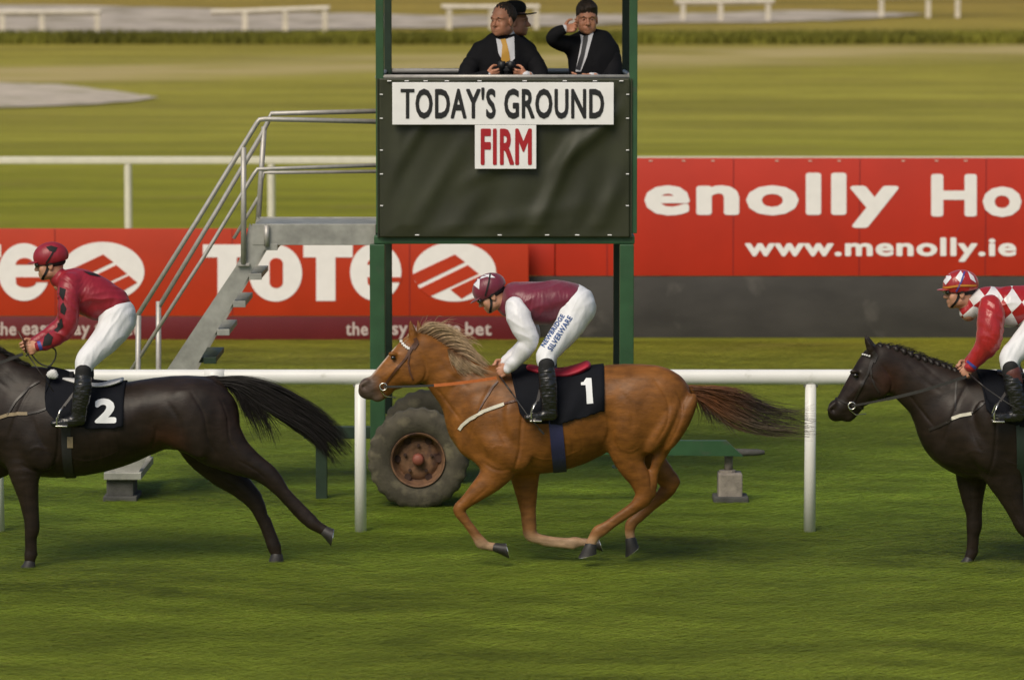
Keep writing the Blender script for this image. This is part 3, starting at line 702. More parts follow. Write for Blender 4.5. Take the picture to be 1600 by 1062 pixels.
# pier under the hitch, block under the stairs
g = G(1143, 783)
def jackstand():
    r = empty('support_block', (P(1145, 0, YF).x, YF + .12, 0), 'weathered brown support block under the trailer drawbar', 'block')
    b = r.location
    MB().box((b.x - .10, YF - .0, .03), (b.x + .10, YF + .24, .24), .015).build('block', 'conc', r)
    MB().box((b.x - .14, YF - .03, -.01), (b.x + .15, YF + .27, .05), .015).build('base_plate', 'darkconc', r)
    bm = MB(); bm.tube([(b.x - .02, YF + .1, .24), (b.x - .02, YF + .1, .26)], .07, 12); bm.build('cap', 'conc', r)
jackstand()
# signs laced to the tarpaulin
for nm, box, word, wb, m_, lab in (('sign_board', (613, 959, 129, 195), "TODAY'S GROUND", (626, 944, 137, 186), 'black', 'long white board with black capitals across the tarpaulin'),
                               ('sign_board', (742, 838, 195.5, 264), 'FIRM', (751, 831, 201, 258), 'redlet', 'small white board with red capitals under the longer board')):
    Y = YF - .125
    c = P((box[0] + box[1]) / 2, (box[2] + box[3]) / 2, Y); r = empty(nm, c, lab, 'sign', 'condition boards on the judge tower')
    a, b = P(box[0], box[3], Y), P(box[1], box[2], Y)
    MB().box((a.x, Y, a.z), (b.x, Y + .015, b.z), .003).build('panel', 'white', r)
    # condensed capitals
    flat_text('lettering', text_tri(word, *wb, .030 if m_ == 'black' else .034), Y - .004, m_, r)
    mb = MB()
    for x in (a.x + .06, b.x - .06):
        mb.tube([(x, Y + .016, b.z - .03), (x, YF - .055, b.z - .03)], .006, 6)
    mb.build('fixing', 'tubes', r)
# ---- steel staircase at the left of the tower
def stairs():
    YN, YS = 33.75, 34.75
    foot = P(190, 740, YN); r = empty('staircase', (foot.x, (YN + YS) / 2, 0), 'grey galvanised steel staircase with handrails leading up to the tower platform', 'staircase')
    A = (413, 384); B = (196, 738)
    for y in (YN, YS):
        k = YN / y
        def q(px, py): return P(800 + (px - 800) * k, 0, y).x, P(px, py, YN).z
        pts = [q(398, 375), q(442, 375), q(430, 400), q(225, 738), q(165, 738)]
        MB().prism([(P(x, y_, YN).x, P(x, y_, YN).z) for x, y_ in ((390, 349), (418, 384), (412, 392), (317, 554), (214, 742), (162, 742), (263, 574), (368, 417), (384, 384), (384, 372))], y, y + .035).build('stringer', 'galv', r)
    xa, xb = P(392, 0, YN).x, P(586, 0, YN).x; z0, z1 = P(0, 383, YN).z, P(0, 350, YN).z
    MB().box((xa, YN - .004, z0), (xb, YN + .038, z1), .004).build('landing_beam', 'galv', r)
    MB().box((xa, YS - .004, z0), (xb, YS + .038, z1), .004).build('landing_beam', 'galv', r)
    MB().box((xa + .01, YN + .04, z1 - .05), (xb, YS - .006, z1 - .012)).build('landing', 'galv', r)
    for i, (x, y_) in enumerate(((433, 386), (408, 432), (383, 475), (358, 519), (337, 563), (308, 606), (283, 650), (256, 694))):
        p = P(x, y_, YN)
        MB().box((p.x - .24, YN + .037, p.z - .022), (p.x, YS - .002, p.z + .022), .004).box((p.x - .10, YN - .012, p.z - .026), (p.x + .004, YN + .034, p.z + .026), .003).build('tread', 'dgreen' if i == 4 else 'galv', r)
    def pipe(name, pts, y, rad=.021): MB().tube([P(px, py, YN) + Vector((0, y - YN, 0)) for px, py in pts], rad, 10).build(name, 'tubes', r, True)
    pipe('handrail', [(212, 498), (310, 342), (402, 192), (406, 187), (415, 186), (588, 190)], YN - .03)
    pipe('handrail', [(232, 494), (322, 345), (398, 216), (407, 197), (412, 184), (588, 180)], YS + .03)
    pipe('handrail', [(206, 577), (317, 404), (397, 272), (403, 264), (412, 264), (588, 258)], YN - .03, .017)
    pipe('handrail', [(352, 385), (392, 318), (400, 279), (412, 279), (588, 277)], YS + .03, .015)
    for pts, y in (([(381, 230), (381, 412)], YN - .031), ([(401, 205), (391, 363)], YS + .031), ([(217, 492), (216, 600), (216, 690)], YN - .031), ([(231, 486), (231, 600), (231, 660)], YS + .031), ([(417, 352), (417, 384)], YN - .03)):
        pipe('baluster', pts, y, .023)
    p = P(381, 413, YN); MB().box((p.x - .05, YN - .04, p.z - .012), (p.x + .05, YN + .0, p.z + .012), .003).build('bracket', 'tubes', r)
    f = P(190, 742, YN)
    MB().box((f.x - .14, YN - .08, f.z - .03), (f.x + .17, YS + .08, f.z + .03), .006).build('foot_plate', 'galv', r)
stairs()
def stairblock():
    Y = 33.9; f = P(190, 742, 33.75); r = empty('support_block', (f.x, Y, 0), 'dark grey block under the foot of the staircase', 'block')
    h = f.z - .032
    MB().box((f.x - .125, 33.72, .03), (f.x + .10, 34.1, h), .015).build('block', 'darkconc', r)
    MB().box((f.x - .15, 33.68, -.01), (f.x + .13, 34.14, .04), .01).build('base_plate', 'darkconc', r)
stairblock()
# ================================================================== HORSES
YH = 30.0; S = 6390 / YH / 1.0     # about 213 photo pixels to the metre at the horses
def px2(nodes, dx=0, dy=0, Y=None):
    """(px, py, r_px, off_m, lateral_half_width_m or None) -> world tube nodes"""
    out = []
    for n in nodes:
        p = P(n[0] + dx, n[1] + dy, YH + n[3]); r = n[2] / S
        out.append((p.x, p.y, p.z, r, n[4] if len(n) > 4 and n[4] else r * .92))
    return out
HEAD_A, HEAD_B = (650, 520), (563, 606)
def sim(A, B):
    """similarity that carries the first horse's head onto poll A and muzzle B"""
    a, b = complex(*HEAD_A), complex(*HEAD_B); c, d = complex(*A), complex(*B); q = (d - c) / (b - a)
    return lambda x, y: ((c + q * (complex(x, y) - a)).real, (c + q * (complex(x, y) - a)).imag), abs(q)
NECK1 = [(765, 640, 58, 0, .15), (740, 619, 50, 0, .125), (716, 599, 43, 0, .10), (696, 580, 37.5, 0, .085), (676, 563, 35, 0, .08), (660, 552, 32, 0, .078)]
BODY1 = [(745, 664, 44, 0, .15), (775, 662, 69, 0, .21), (810, 660, 81, 0, .245), (860, 657, 81, 0, .285), (905, 648, 73, 0, .295), (945, 633, 63, 0, .275), (985, 630, 62, 0, .265), (1018, 632, 61, 0, .26), (1036, 636, 49, 0, .23)]
def horse(spec):
    h, hs = sim(*spec['head'])
    def H(nodes):   # head nodes through the similarity
        o = []
        for n in nodes: x, y = h(n[0], n[1]); o.append((x, y, n[2] * hs) + tuple(n[3:]))
        return px2(o)
    body, neck = spec['body'], spec['neck']
    pr = [T(px2(body), .03), T(px2(neck), .09)]
    # head
    pr += [T(H([(654, 551, 30, 0, .075), (640, 566, 33, 0, .088), (622, 579, 28, 0, .078), (604, 591, 22, 0, .062), (590, 602, 18.5, 0, .055), (579, 608, 16, 0, .052)]), .04),
           T(H([(574, 602, 12, 0, .048), (571, 611, 11.5, 0, .045)]), .02),
           T(H([(606, 608, 9.5, 0, .035), (592, 619, 8.5, 0, .036), (586, 621, 6, 0, .032)]), .012)]
    def hp(x, y, off): X, Y_ = h(x, y); p = P(X, Y_, YH + off); return (p.x, p.y, p.z)
    ang = lambda: None
    for sgn in (-1, 1):
        pr += [E(hp(646, 580, sgn * .060), (.105 * hs, .035, .105 * hs), .018),                   # cheek
               E(hp(613, 553, sgn * .078), (.035, .014, .022), .02),                             # brow
               E(hp(614.5, 559, sgn * .094), (.020, .014, .015), .012, -1),                      # eye hollow
               T(H([(620, 575, 3.5, sgn * .078, .012), (600, 590, 3, sgn * .058, .012)]), .02),     # facial crest
               E(hp(567, 603.5, sgn * .052), (.016, .018, .024), .014, -1),                      # nostril
               T(H([(574, 595, 3.5, sgn * .04, .014), (562.5, 603, 3, sgn * .043, .014), (568, 612, 3, sgn * .040, .014)]), .014),
               T(H([(583, 612.5, 1.2, sgn * .055, .01), (596, 610, .8, sgn * .058, .01)]), .012, -1)]
        for k, (ex, ey, er) in enumerate(((647.5, 531, 6.2), (644, 515, 6.4), (641.5, 500, 2.0))): pass
        e0 = spec.get('ear', 0)
        ox = 0 if sgn < 0 else spec.get('ear2', 12)
        pr += [T(H([(648.5 + ox, 534, 6, sgn * .045, .026), (644.5 + ox, 518, 6.3, sgn * .058, .026), (641 + ox, 501, 1.8, sgn * .060, .008)]), .02),
               T(H([(642.5 + ox, 521, 2.2, sgn * .082, .014), (640 + ox, 507, 1.6, sgn * .076, .010)]), .008, -1)]
    # legs
    for leg in spec['legs']:
        ns = leg['n']; pr.append(T(px2(ns), leg.get('k', .05)))
        for ex in leg.get('x', []): pr.append(T(px2(ex), .02))
    for m in spec['muscle']:
        p = P(m[0], m[1], YH + m[3]); pr.append(E((p.x, p.y, p.z), (m[2][0] / S, m[4], m[2][1] / S), m[5], m[6], rot=Matrix.Rotation(R(m[7]), 3, 'Y') if len(m) > 7 else None))
    def disp(V):
        cr_ = np.zeros(len(V))
        for line, A, wd in spec['crease']:
            L_ = cat([(P(x, y, YH).x, 0, P(x, y, YH).z, 1, 1) for x, y in line], 6); d = np.full(len(V), 9.0); tt = np.zeros(len(V))
            for i in range(len(L_) - 1):
                a, b = L_[i, [0, 2]], L_[i + 1, [0, 2]]; ab = b - a; ap = V[:, [0, 2]] - a; t = np.clip((ap @ ab) / (ab @ ab + 1e-12), 0, 1); di = np.linalg.norm(ap - t[:, None] * ab, axis=1)
                m_ = di < d; d[m_] = di[m_]; tt[m_] = (i + t[m_]) / (len(L_) - 1)
            cr_ += A * np.exp(-(d / wd) ** 2) * np.clip(np.minimum(tt, 1 - tt) * 5, .0, 1)
        return cr_ + .0008 * np.sin(V[:, 0] * 23 + V[:, 2] * 11) * np.sin(V[:, 2] * 19 + V[:, 1] * 13) + .0004 * np.sin(V[:, 0] * 57 - V[:, 2] * 31)
    V, F = sdf(pr, .0095, 2, disp)
    tree = bvh(V, F)
    root = empty(spec['name'], spec['base'], spec['label'], 'horse', 'racehorses galloping left')
    col = spec['col'](V, h, hs)
    mk('body', V, F, spec['mat'], root, col=col)
    # eyes
    for sgn in (-1, 1):
        c = Vector(hp(614.5, 559, sgn * .083)); Ve, Fe = sdf([E(tuple(c), (.019, .014, .016), .01)], .0035, 1); mk('eye', Ve, Fe, 'eye', root)
    # hooves
    for leg in spec['legs']:
        a, b, ra, rb = leg['hoof']; off = leg['n'][-1][3]
        A, B = P(a[0], a[1], YH + off), P(b[0], b[1], YH + off)
        mb = MB(); d0 = (B - A).normalized(); mid = A.lerp(B, .5)
        mb.tube([A - d0 * .004, A + d0 * .006, mid, B], [ra / S * .82, ra / S * .95, (ra + rb) / 2 / S * .98, rb / S * 1.0], 20, flat=(1, .88))
        d = (B - A).normalized(); toe = Vector((d.z, 0, -d.x)); tl = 0 if leg.get('plant') else .55
        def tilt(vs): return [tuple(Vector(v) + d * (Vector(v) - B).dot(toe) * tl + toe * max(0, (Vector(v) - B).dot(toe)) * .22) for v in vs]
        mb.V[-20:] = tilt(mb.V[-20:])
        hf = sharp(mb.build('hoof', 'hoof', root), 40)
        m2_ = MB().tube([B + d * .0005, B + d * .005], (rb - .8) / S, 18, flat=(1, .85)); m2_.V = tilt(m2_.V); m2_.build('shoe', 'metal', hf)
    return root, tree, h, hs, hp, V, F
# ---- things laid over the horse
def cast_loop(tree, c, n, start=1.0, k=64, off=.005, seg=(0, 360)):
    n = Vector(n).normalized(); u = n.cross(Vector((0, 1, 0)));
    if u.length < .1: u = n.cross(Vector((1, 0, 0)))
    u.normalize(); v = n.cross(u).normalized(); out = []
    for i in range(k + 1):
        a = R(seg[0] + (seg[1] - seg[0]) * i / k); d = u * math.cos(a) + v * math.sin(a)
        hit = tree.ray_cast(Vector(c) + d * start, -d)
        if hit[0] is not None and (hit[0] - Vector(c)).length < start: out.append((hit[0] + d * off, d))
    return out
def band(mb, pts, wdir, width, th=.004):
    """closed or open strap through pts = [(point, outward)]"""
    wd = Vector(wdir).normalized() * width / 2; V = []; F = []; k = len(pts)
    for p, o in pts:
        V += [p - wd, p + wd, p + wd + o * th, p - wd + o * th]
    for i in range(k - 1):
        a, b = 4 * i, 4 * i + 4; F += [[a + j, a + (j + 1) % 4, b + (j + 1) % 4, b + j] for j in range(4)]
    F += [[0, 1, 2, 3], [4 * k - 1, 4 * k - 2, 4 * k - 3, 4 * k - 4]]
    mb.add(V, F)
def strap(tree, pix, wpx, name, m, parent, both=False, off=.005, th=.004):
    """strap along the near side following the photographed line"""
    pts = []
    for i in range(len(pix) - 1):
        a, b = pix[i], pix[i + 1]; n = max(2, int(math.dist(a, b) / 3))
        pts += [(a[0] + (b[0] - a[0]) * j / n, a[1] + (b[1] - a[1]) * j / n) for j in range(n)]
    pts.append(pix[-1]); W = []
    o = Vector((0, 0, HCAM)); Vv = []; Ff = []
    def hit(p):
        d = ray(*p).normalized(); q = tree.ray_cast(o, d)
        if q[0] is None: return None
        nn = q[1] if q[1].y < 0 else -q[1]; return q[0] + nn * off, nn
    rows = []
    for i, p in enumerate(pts):
        q = pts[min(i + 1, len(pts) - 1)]; r_ = pts[max(i - 1, 0)]; dx, dy = q[0] - r_[0], q[1] - r_[1]; L = math.hypot(dx, dy) or 1
        nx, ny = -dy / L * wpx / 2, dx / L * wpx / 2; a, b = hit((p[0] + nx, p[1] + ny)), hit((p[0] - nx, p[1] - ny))
        if a is None or b is None: continue
        rows.append((a, b))
    for a, b in rows: Vv += [a[0], b[0], b[0] + b[1] * th, a[0] + a[1] * th]
    k = len(rows)
    if k < 2: return None
    for i in range(k - 1):
        A, B = 4 * i, 4 * i + 4; Ff += [[A + j, A + (j + 1) % 4, B + (j + 1) % 4, B + j] for j in range(4)]
    Ff += [[0, 1, 2, 3], [4 * k - 1, 4 * k - 2, 4 * k - 3, 4 * k - 4]]
    return mk(name, Vv, Ff, m, parent, smooth=False)
def ring(mb, c, rad, th, ax=(0, 1, 0), n=24, sweep=360, start=0):
    ax = Vector(ax).normalized(); u = ax.orthogonal().normalized(); v = ax.cross(u)
    pts = [Vector(c) + (u * math.cos(R(start + sweep * i / n)) + v * math.sin(R(start + sweep * i / n))) * rad for i in range(n + 1)]
    mb.tube(pts, th, 8, cap=sweep < 360, up=ax)
def saddlecloth(tree, top_c, cols, off, name, m, parent, th=.006, wav=.007, both=True):
    """drape: cols = [(px, bottom_py)] from the front edge to the rear edge"""
    V = []; F = []; nphi = 40; ny = 2 * nphi + 1; xs = []
    for i in range(len(cols) - 1):
        a, b = cols[i], cols[i + 1]; n = max(1, int(abs(b[0] - a[0]) / 4)); xs += [(a[0] + (b[0] - a[0]) * j / n, a[1] + (b[1] - a[1]) * j / n) for j in range(n)]
    xs.append(cols[-1])
    for ci, (px, pb) in enumerate(xs):
        cx = P(px, top_c, YH).x; cz = P(px, top_c, YH).z; zb = P(px, pb, YH - .28).z
        hits = []
        for i in range(56):
            phi = R(2.2 * i); d = Vector((0, -math.sin(phi), math.cos(phi))); q = tree.ray_cast(Vector((cx, 0, cz)) + Vector((0, YH, 0)) + d * .9, -d)
            if q[0] is None: break
            hits.append((q[0] + d * off, d))
            if q[0].z < zb: break
        k = len(hits) - 1
        side = []
        for i in range(nphi + 1):
            t = i / nphi * k; a = int(min(t, k - 1)); f = t - a; p = hits[a][0].lerp(hits[a + 1][0], f); d = hits[a][1].lerp(hits[a + 1][1], f)
            wv = wav * math.sin(cx * 31 + i * .22) * (i / nphi)
            side.append(p + d * (wv + wav * (i / nphi)))
        full = [Vector((p.x, 2 * YH - p.y, p.z)) for p in side[:0:-1]] + side
        V += full
    n = len(V) // ny
    F = [[i * ny + j, i * ny + j + 1, (i + 1) * ny + j + 1, (i + 1) * ny + j] for i in range(n - 1) for j in range(ny - 1)]
    o = mk(name, V, F, m, parent); s_ = o.modifiers.new('s', 'SOLIDIFY'); s_.thickness = th; s_.offset = 0
    return o, bvh([tuple(v) for v in V], F)
def strands(name, n, guides, m, parent, yw, width, colf, seg=12, base_jit=2.0, lenr=(.55, 1), wav=3, ends=.6, yoff=0, curl=.02):
    """hair: guides = list of pixel polylines ordered from one edge of the mass to the other"""
    gs = []
    for g in guides:
        a = np.array([(x, y, 0, 1, 1) for x, y in g], float); c = cat(a, 8)[:, :2]
        d = np.r_[0, np.cumsum(np.linalg.norm(np.diff(c, axis=0), axis=1))]; t = np.linspace(0, d[-1], seg + 1); gs.append(np.stack([np.interp(t, d, c[:, 0]), np.interp(t, d, c[:, 1])], 1))
    gs = np.array(gs); V = []; F = []; C = []
    for i in range(n):
        u = rng.random() * (len(gs) - 1); a = int(min(u, len(gs) - 2)); f = u - a
        L = rng.uniform(*lenr); t = np.linspace(0, L, seg + 1) * seg; idx = np.clip(t.astype(int), 0, seg - 1); fr = (t - idx)[:, None]
        g = gs[a] * (1 - f) + gs[a + 1] * f; pth = g[idx] * (1 - fr) + g[idx + 1] * fr
        cl = int(u * 7 + rng.normal(0, .25)); cr_ = random.Random(cl * 17 + len(guides)); ph = cr_.uniform(0, 6.3) + rng.normal(0, .35); kf = cr_.uniform(3, 7); lo_ = cr_.uniform(-1, 1) * base_jit * 1.6; w_ = np.linspace(0, 1, seg + 1)
        pth = pth + rng.normal(0, base_jit, 2) * (.4 + w_[:, None]) + np.stack([np.zeros(seg + 1), wav * w_ * np.sin(ph + w_ * kf) + lo_ * w_], 1)
        y = yoff + rng.normal(0, yw) * (.5 + ends * w_) + curl * np.sin(ph + w_ * 5) * w_
        pts = [P(pth[j, 0], pth[j, 1], YH + y[j]) for j in range(seg + 1)]
        wd = width * rng.uniform(.6, 1.3); th = rng.uniform(0, 3.14)
        b0 = len(V); c = colf(u / (len(gs) - 1), w_ * L, rng.uniform(.75, 1.3))
        for j, p in enumerate(pts):
            r_ = wd * (1 - .85 * (j / seg) ** 2) + .0002; d = (pts[min(j + 1, seg)] - pts[max(j - 1, 0)]).normalized(); s1 = d.cross(Vector((0, 1, 0)))
            if s1.length < 1e-3: s1 = Vector((1, 0, 0))
            s1.normalize(); s2 = d.cross(s1)
            for q in range(3): V.append(p + (s1 * math.cos(th + q * 2.094) + s2 * math.sin(th + q * 2.094)) * r_); C.append(c[j])
        F += [[b0 + 3 * j + q, b0 + 3 * j + (q + 1) % 3, b0 + 3 * (j + 1) + (q + 1) % 3, b0 + 3 * (j + 1) + q] for j in range(seg) for q in range(3)]
    return mk(name, V, F, m, parent, col=np.array(C))
def bridle(root, tree, h, hs, hp, st):
    def c3(x, y): return Vector(hp(x, y, 0))
    def loop(name, p, q, width, m, th=.004, parent=root, off=.004, seg=(0, 360)):
        A, B = c3(*p), c3(*q); c = (A + B) / 2; ax = (B - A).cross(Vector((0, 1, 0))); L = cast_loop(tree, c, ax, .4, 56, off, seg)
        mb = MB(); band(mb, L, ax, width, th); return sharp(mb.build(name, m, parent, False), 50)
    br = bpy.data.objects.new('bridle', None); COL.objects.link(br); br.parent = root; br.location = c3(620, 570) - root.location
    m = st['bridle']
    loop('headpiece', (652, 523), (600, 604), .016, m, parent=br, seg=(0, 360)) if False else None
    X = lambda pts: [h(*p) for p in pts]
    strap(tree, X([(650, 533), (641, 546), (634, 560), (619, 577), (608, 591), (602, 600)]), 3.2, 'cheek_strap', m, br)
    strap(tree, X([(652, 531), (640, 552), (638, 566), (640, 580), (645, 592)]), 2.4, 'throat_lash', m, br)
    strap(tree, X([(648, 528), (652, 536), (646, 545)]), 5, 'headpiece', m, br)
    if st.get('noseband'): loop('noseband', (576, 587), (606, 606), .014, m, parent=br)
    # browband with sparkling stones
    bb = X([(625, 528), (629, 536), (634, 541.5), (640, 545)]) if st.get('bb') is None else st['bb']
    b = strap(tree, bb, 3.6, 'browband', m, br)
    mb = MB(); N = 6
    for i in range(N):
        t = (i + .5) / N * (len(bb) - 1); a = int(t); f = t - a; x = bb[a][0] + (bb[a + 1][0] - bb[a][0]) * f; y = bb[a][1] + (bb[a + 1][1] - bb[a][1]) * f
        q = tree.ray_cast(Vector((0, 0, HCAM)), ray(x, y).normalized())
        if q[0] is None: continue
        p = q[0] + q[1] * .010; s_ = st.get('stone', .011)
        mb.box((p.x - s_, p.y - .004, p.z - s_ * .8), (p.x + s_, p.y + .004, p.z + s_ * .8), .003)
    mb.build('browband_stones', 'white', b)
    # bit ring and reins
    rc = Vector(hp(599, 604, -.075)); mb = MB(); ring(mb, rc, .026, .005); bt = mb.build('bit_ring', 'metal', br, True)
    rc2 = Vector(hp(599, 604, .075)); mb = MB(); ring(mb, rc2, .026, .005); mb.build('bit_ring', 'metal', br, True)
    mb = MB(); p0 = Vector(hp(594, 609, -.068)); p1 = Vector(hp(602, 619, -.05)); p2 = Vector(hp(618, 621, -.02))
    mb.tube([rc + Vector((-.015, 0, -.02)), p0, p1, p2], .0035, 8); mb.build('chin_ring', 'metal', br, True)
    hx, hy = st['hand']
    for sgn, off in ((-1, st['hoff']), (1, .10)):
        rc_ = rc if sgn < 0 else rc2; hand = P(hx, hy, YH + off)
        L = [rc_.lerp(hand, t) + Vector((0, sgn * .075 * math.sin(math.pi * t) * (1 if sgn < 0 else 1.4), -.012 * math.sin(math.pi * t))) for t in np.linspace(0, 1, 21)]
        cut = st['cut']; k = int(20 * cut)
        d = (hand - rc_).normalized(); wv = Vector((0, 1, 0)).cross(d).normalized()
        for nm, seg_, mm, wd in (('rein', L[:k + 1], 'brein', .016), ('rein', L[k:], st['rein'], .022)):
            if len(seg_) < 2: continue
            mb = MB(); band(mb, [(p, Vector((0, -1, 0))) for p in seg_], wv, wd, .006); mb.build(nm, mm, root)
def girth(root, tree, xt, yt, xb, yb, wpx, m):
    A, B = P(xt, yt, YH), P(xb, yb, YH); ax = (B - A).cross(Vector((0, 1, 0))).normalized(); c = P((xt + xb) / 2, yt, YH); c = Vector((c.x, YH, c.z))
    L = cast_loop(tree, c, ax, .7, 90, .004); mb = MB(); band(mb, L + [L[0]] if (L[0][0] - L[-1][0]).length > .01 else L, ax, wpx / S, .006); return sharp(mb.build('girth', m, root), 60)
def saddle(root, pts, m, black='leather'):
    """light race saddle: pts = near-side profile of the pad"""
    V, F = sdf([T([(P(x, y, YH).x, YH, P(x, y, YH).z, r / S, w_) for x, y, r, w_ in pts], .01)], .006, 2); return mk('saddle', V, F, m, root)

# ---------------------------------------------------------------- first horse: the chestnut
def chestnut_col(V, h, hs):
    C = np.tile(np.array([.182, .069, .0135]), (len(V), 1))
    mz = P(*h(566, 607), YH); d = np.linalg.norm((V - np.array([mz.x, YH, mz.z])) * np.array([1, .6, 1]), axis=1)
    t = np.clip(1 - (d - .08) / .10, 0, 1)[:, None]; C = C * (1 - t) + np.array([.085, .058, .045]) * t
    ch = P(*h(590, 622), YH); d = np.linalg.norm(V - np.array([ch.x, YH, ch.z]), axis=1); t = np.clip(1 - (d - .03) / .06, 0, 1)[:, None] * .7; C = C * (1 - t) + np.array([.10, .08, .07]) * t
    # darker face lines, pale blaze along the nose bone
    a, b = P(*h(613, 541), YH), P(*h(578, 588), YH); ab = np.array([b.x - a.x, 0, b.z - a.z]); ap = V - np.array([a.x, YH, a.z]); tt = np.clip((ap @ ab) / (ab @ ab), 0, 1)
    dd = np.linalg.norm(ap - tt[:, None] * ab, axis=1); t = (np.clip(1 - (dd - .020) / .02, 0, 1) * (1 - tt * .5))[:, None]; C = C * (1 - t) + np.array([.50, .40, .32]) * t
    # paler lower legs
    z = V[:, 2]; t = np.clip((.46 - z) / .30, 0, 1)[:, None]; C = C * (1 - t) + np.array([.24, .115, .045]) * t
    t = np.clip((.25 - z) / .10, 0, 1)[:, None]; C = C * (1 - t) + np.array([.36, .24, .15]) * t
    # pale mane-side and dappling of the flanks
    n = field(V[:, 0], V[:, 2], 6, 6, 3, 4); C = C * (1 + .10 * n)[:, None]
    return C
FORE = [([(775, 588), (757, 618), (742, 655), (732, 690)], -.006, .012), ([(816, 632), (814, 665), (811, 700), (800, 738)], -.009, .009), ([(800, 600), (812, 630), (818, 650)], -.005, .012), ([(752, 716), (775, 728), (800, 728)], -.005, .010),
    ([(678, 600), (700, 628), (722, 656)], -.006, .010), ([(676, 552), (704, 582), (738, 606)], -.004, .016), ([(690, 545), (722, 574), (752, 596)], -.003, .014), ([(770, 640), (782, 672), (798, 700)], -.004, .014), ([(820, 700), (848, 712), (880, 708), (912, 694)], .0035, .006),
    ([(765, 700), (778, 690), (800, 694)], .003, .012)] + [([(858 + 15 * i, 668), (864 + 15 * i, 690), (860 + 15 * i, 712)], -.0022, .009) for i in range(4)]
HIND = [([(1018, 584), (1040, 618), (1040, 655), (1018, 692)], -.006, .010), ([(1052, 600), (1064, 632), (1054, 668), (1036, 700)], -.006, .008), ([(948, 640), (950, 666), (944, 690)], -.007, .012), ([(962, 600), (985, 630), (984, 670)], -.004, .018),
    ([(1004, 712), (1014, 735), (1016, 765)], -.006, .007), ([(984, 706), (994, 730), (1000, 758)], -.004, .008), ([(1000, 690), (984, 700), (968, 694)], .003, .008), ([(960, 680), (975, 706), (988, 735)], .003, .005)]
LEGS = [([(996, 786), (972, 802), (946, 821)], -.0035, .004), ([(722, 812), (736, 828), (748, 843)], -.0035, .004), ([(766, 752), (748, 768), (732, 784)], -.004, .006), ([(838, 846), (862, 849), (890, 851)], -.003, .004), ([(822, 745), (824, 780), (826, 812)], -.003, .006), ([(1036, 775), (1016, 794), (994, 812)], -.003, .004)]
def facecr(h): return [([h(*p) for p in L], A, w_) for L, A, w_ in (([(655, 545), (666, 572), (662, 592), (648, 601)], -.007, .009), ([(630, 560), (642, 572), (650, 590)], -.003, .010), ([(622, 566), (606, 582), (594, 594)], -.003, .007), ([(604, 566), (592, 580), (580, 592)], .0025, .006), ([(626, 585), (612, 596), (600, 603)], .002, .004))]
mvc = lambda L, dx, dy: [([(x + dx, y + dy) for x, y in l], A, w_) for l, A, w_ in L]
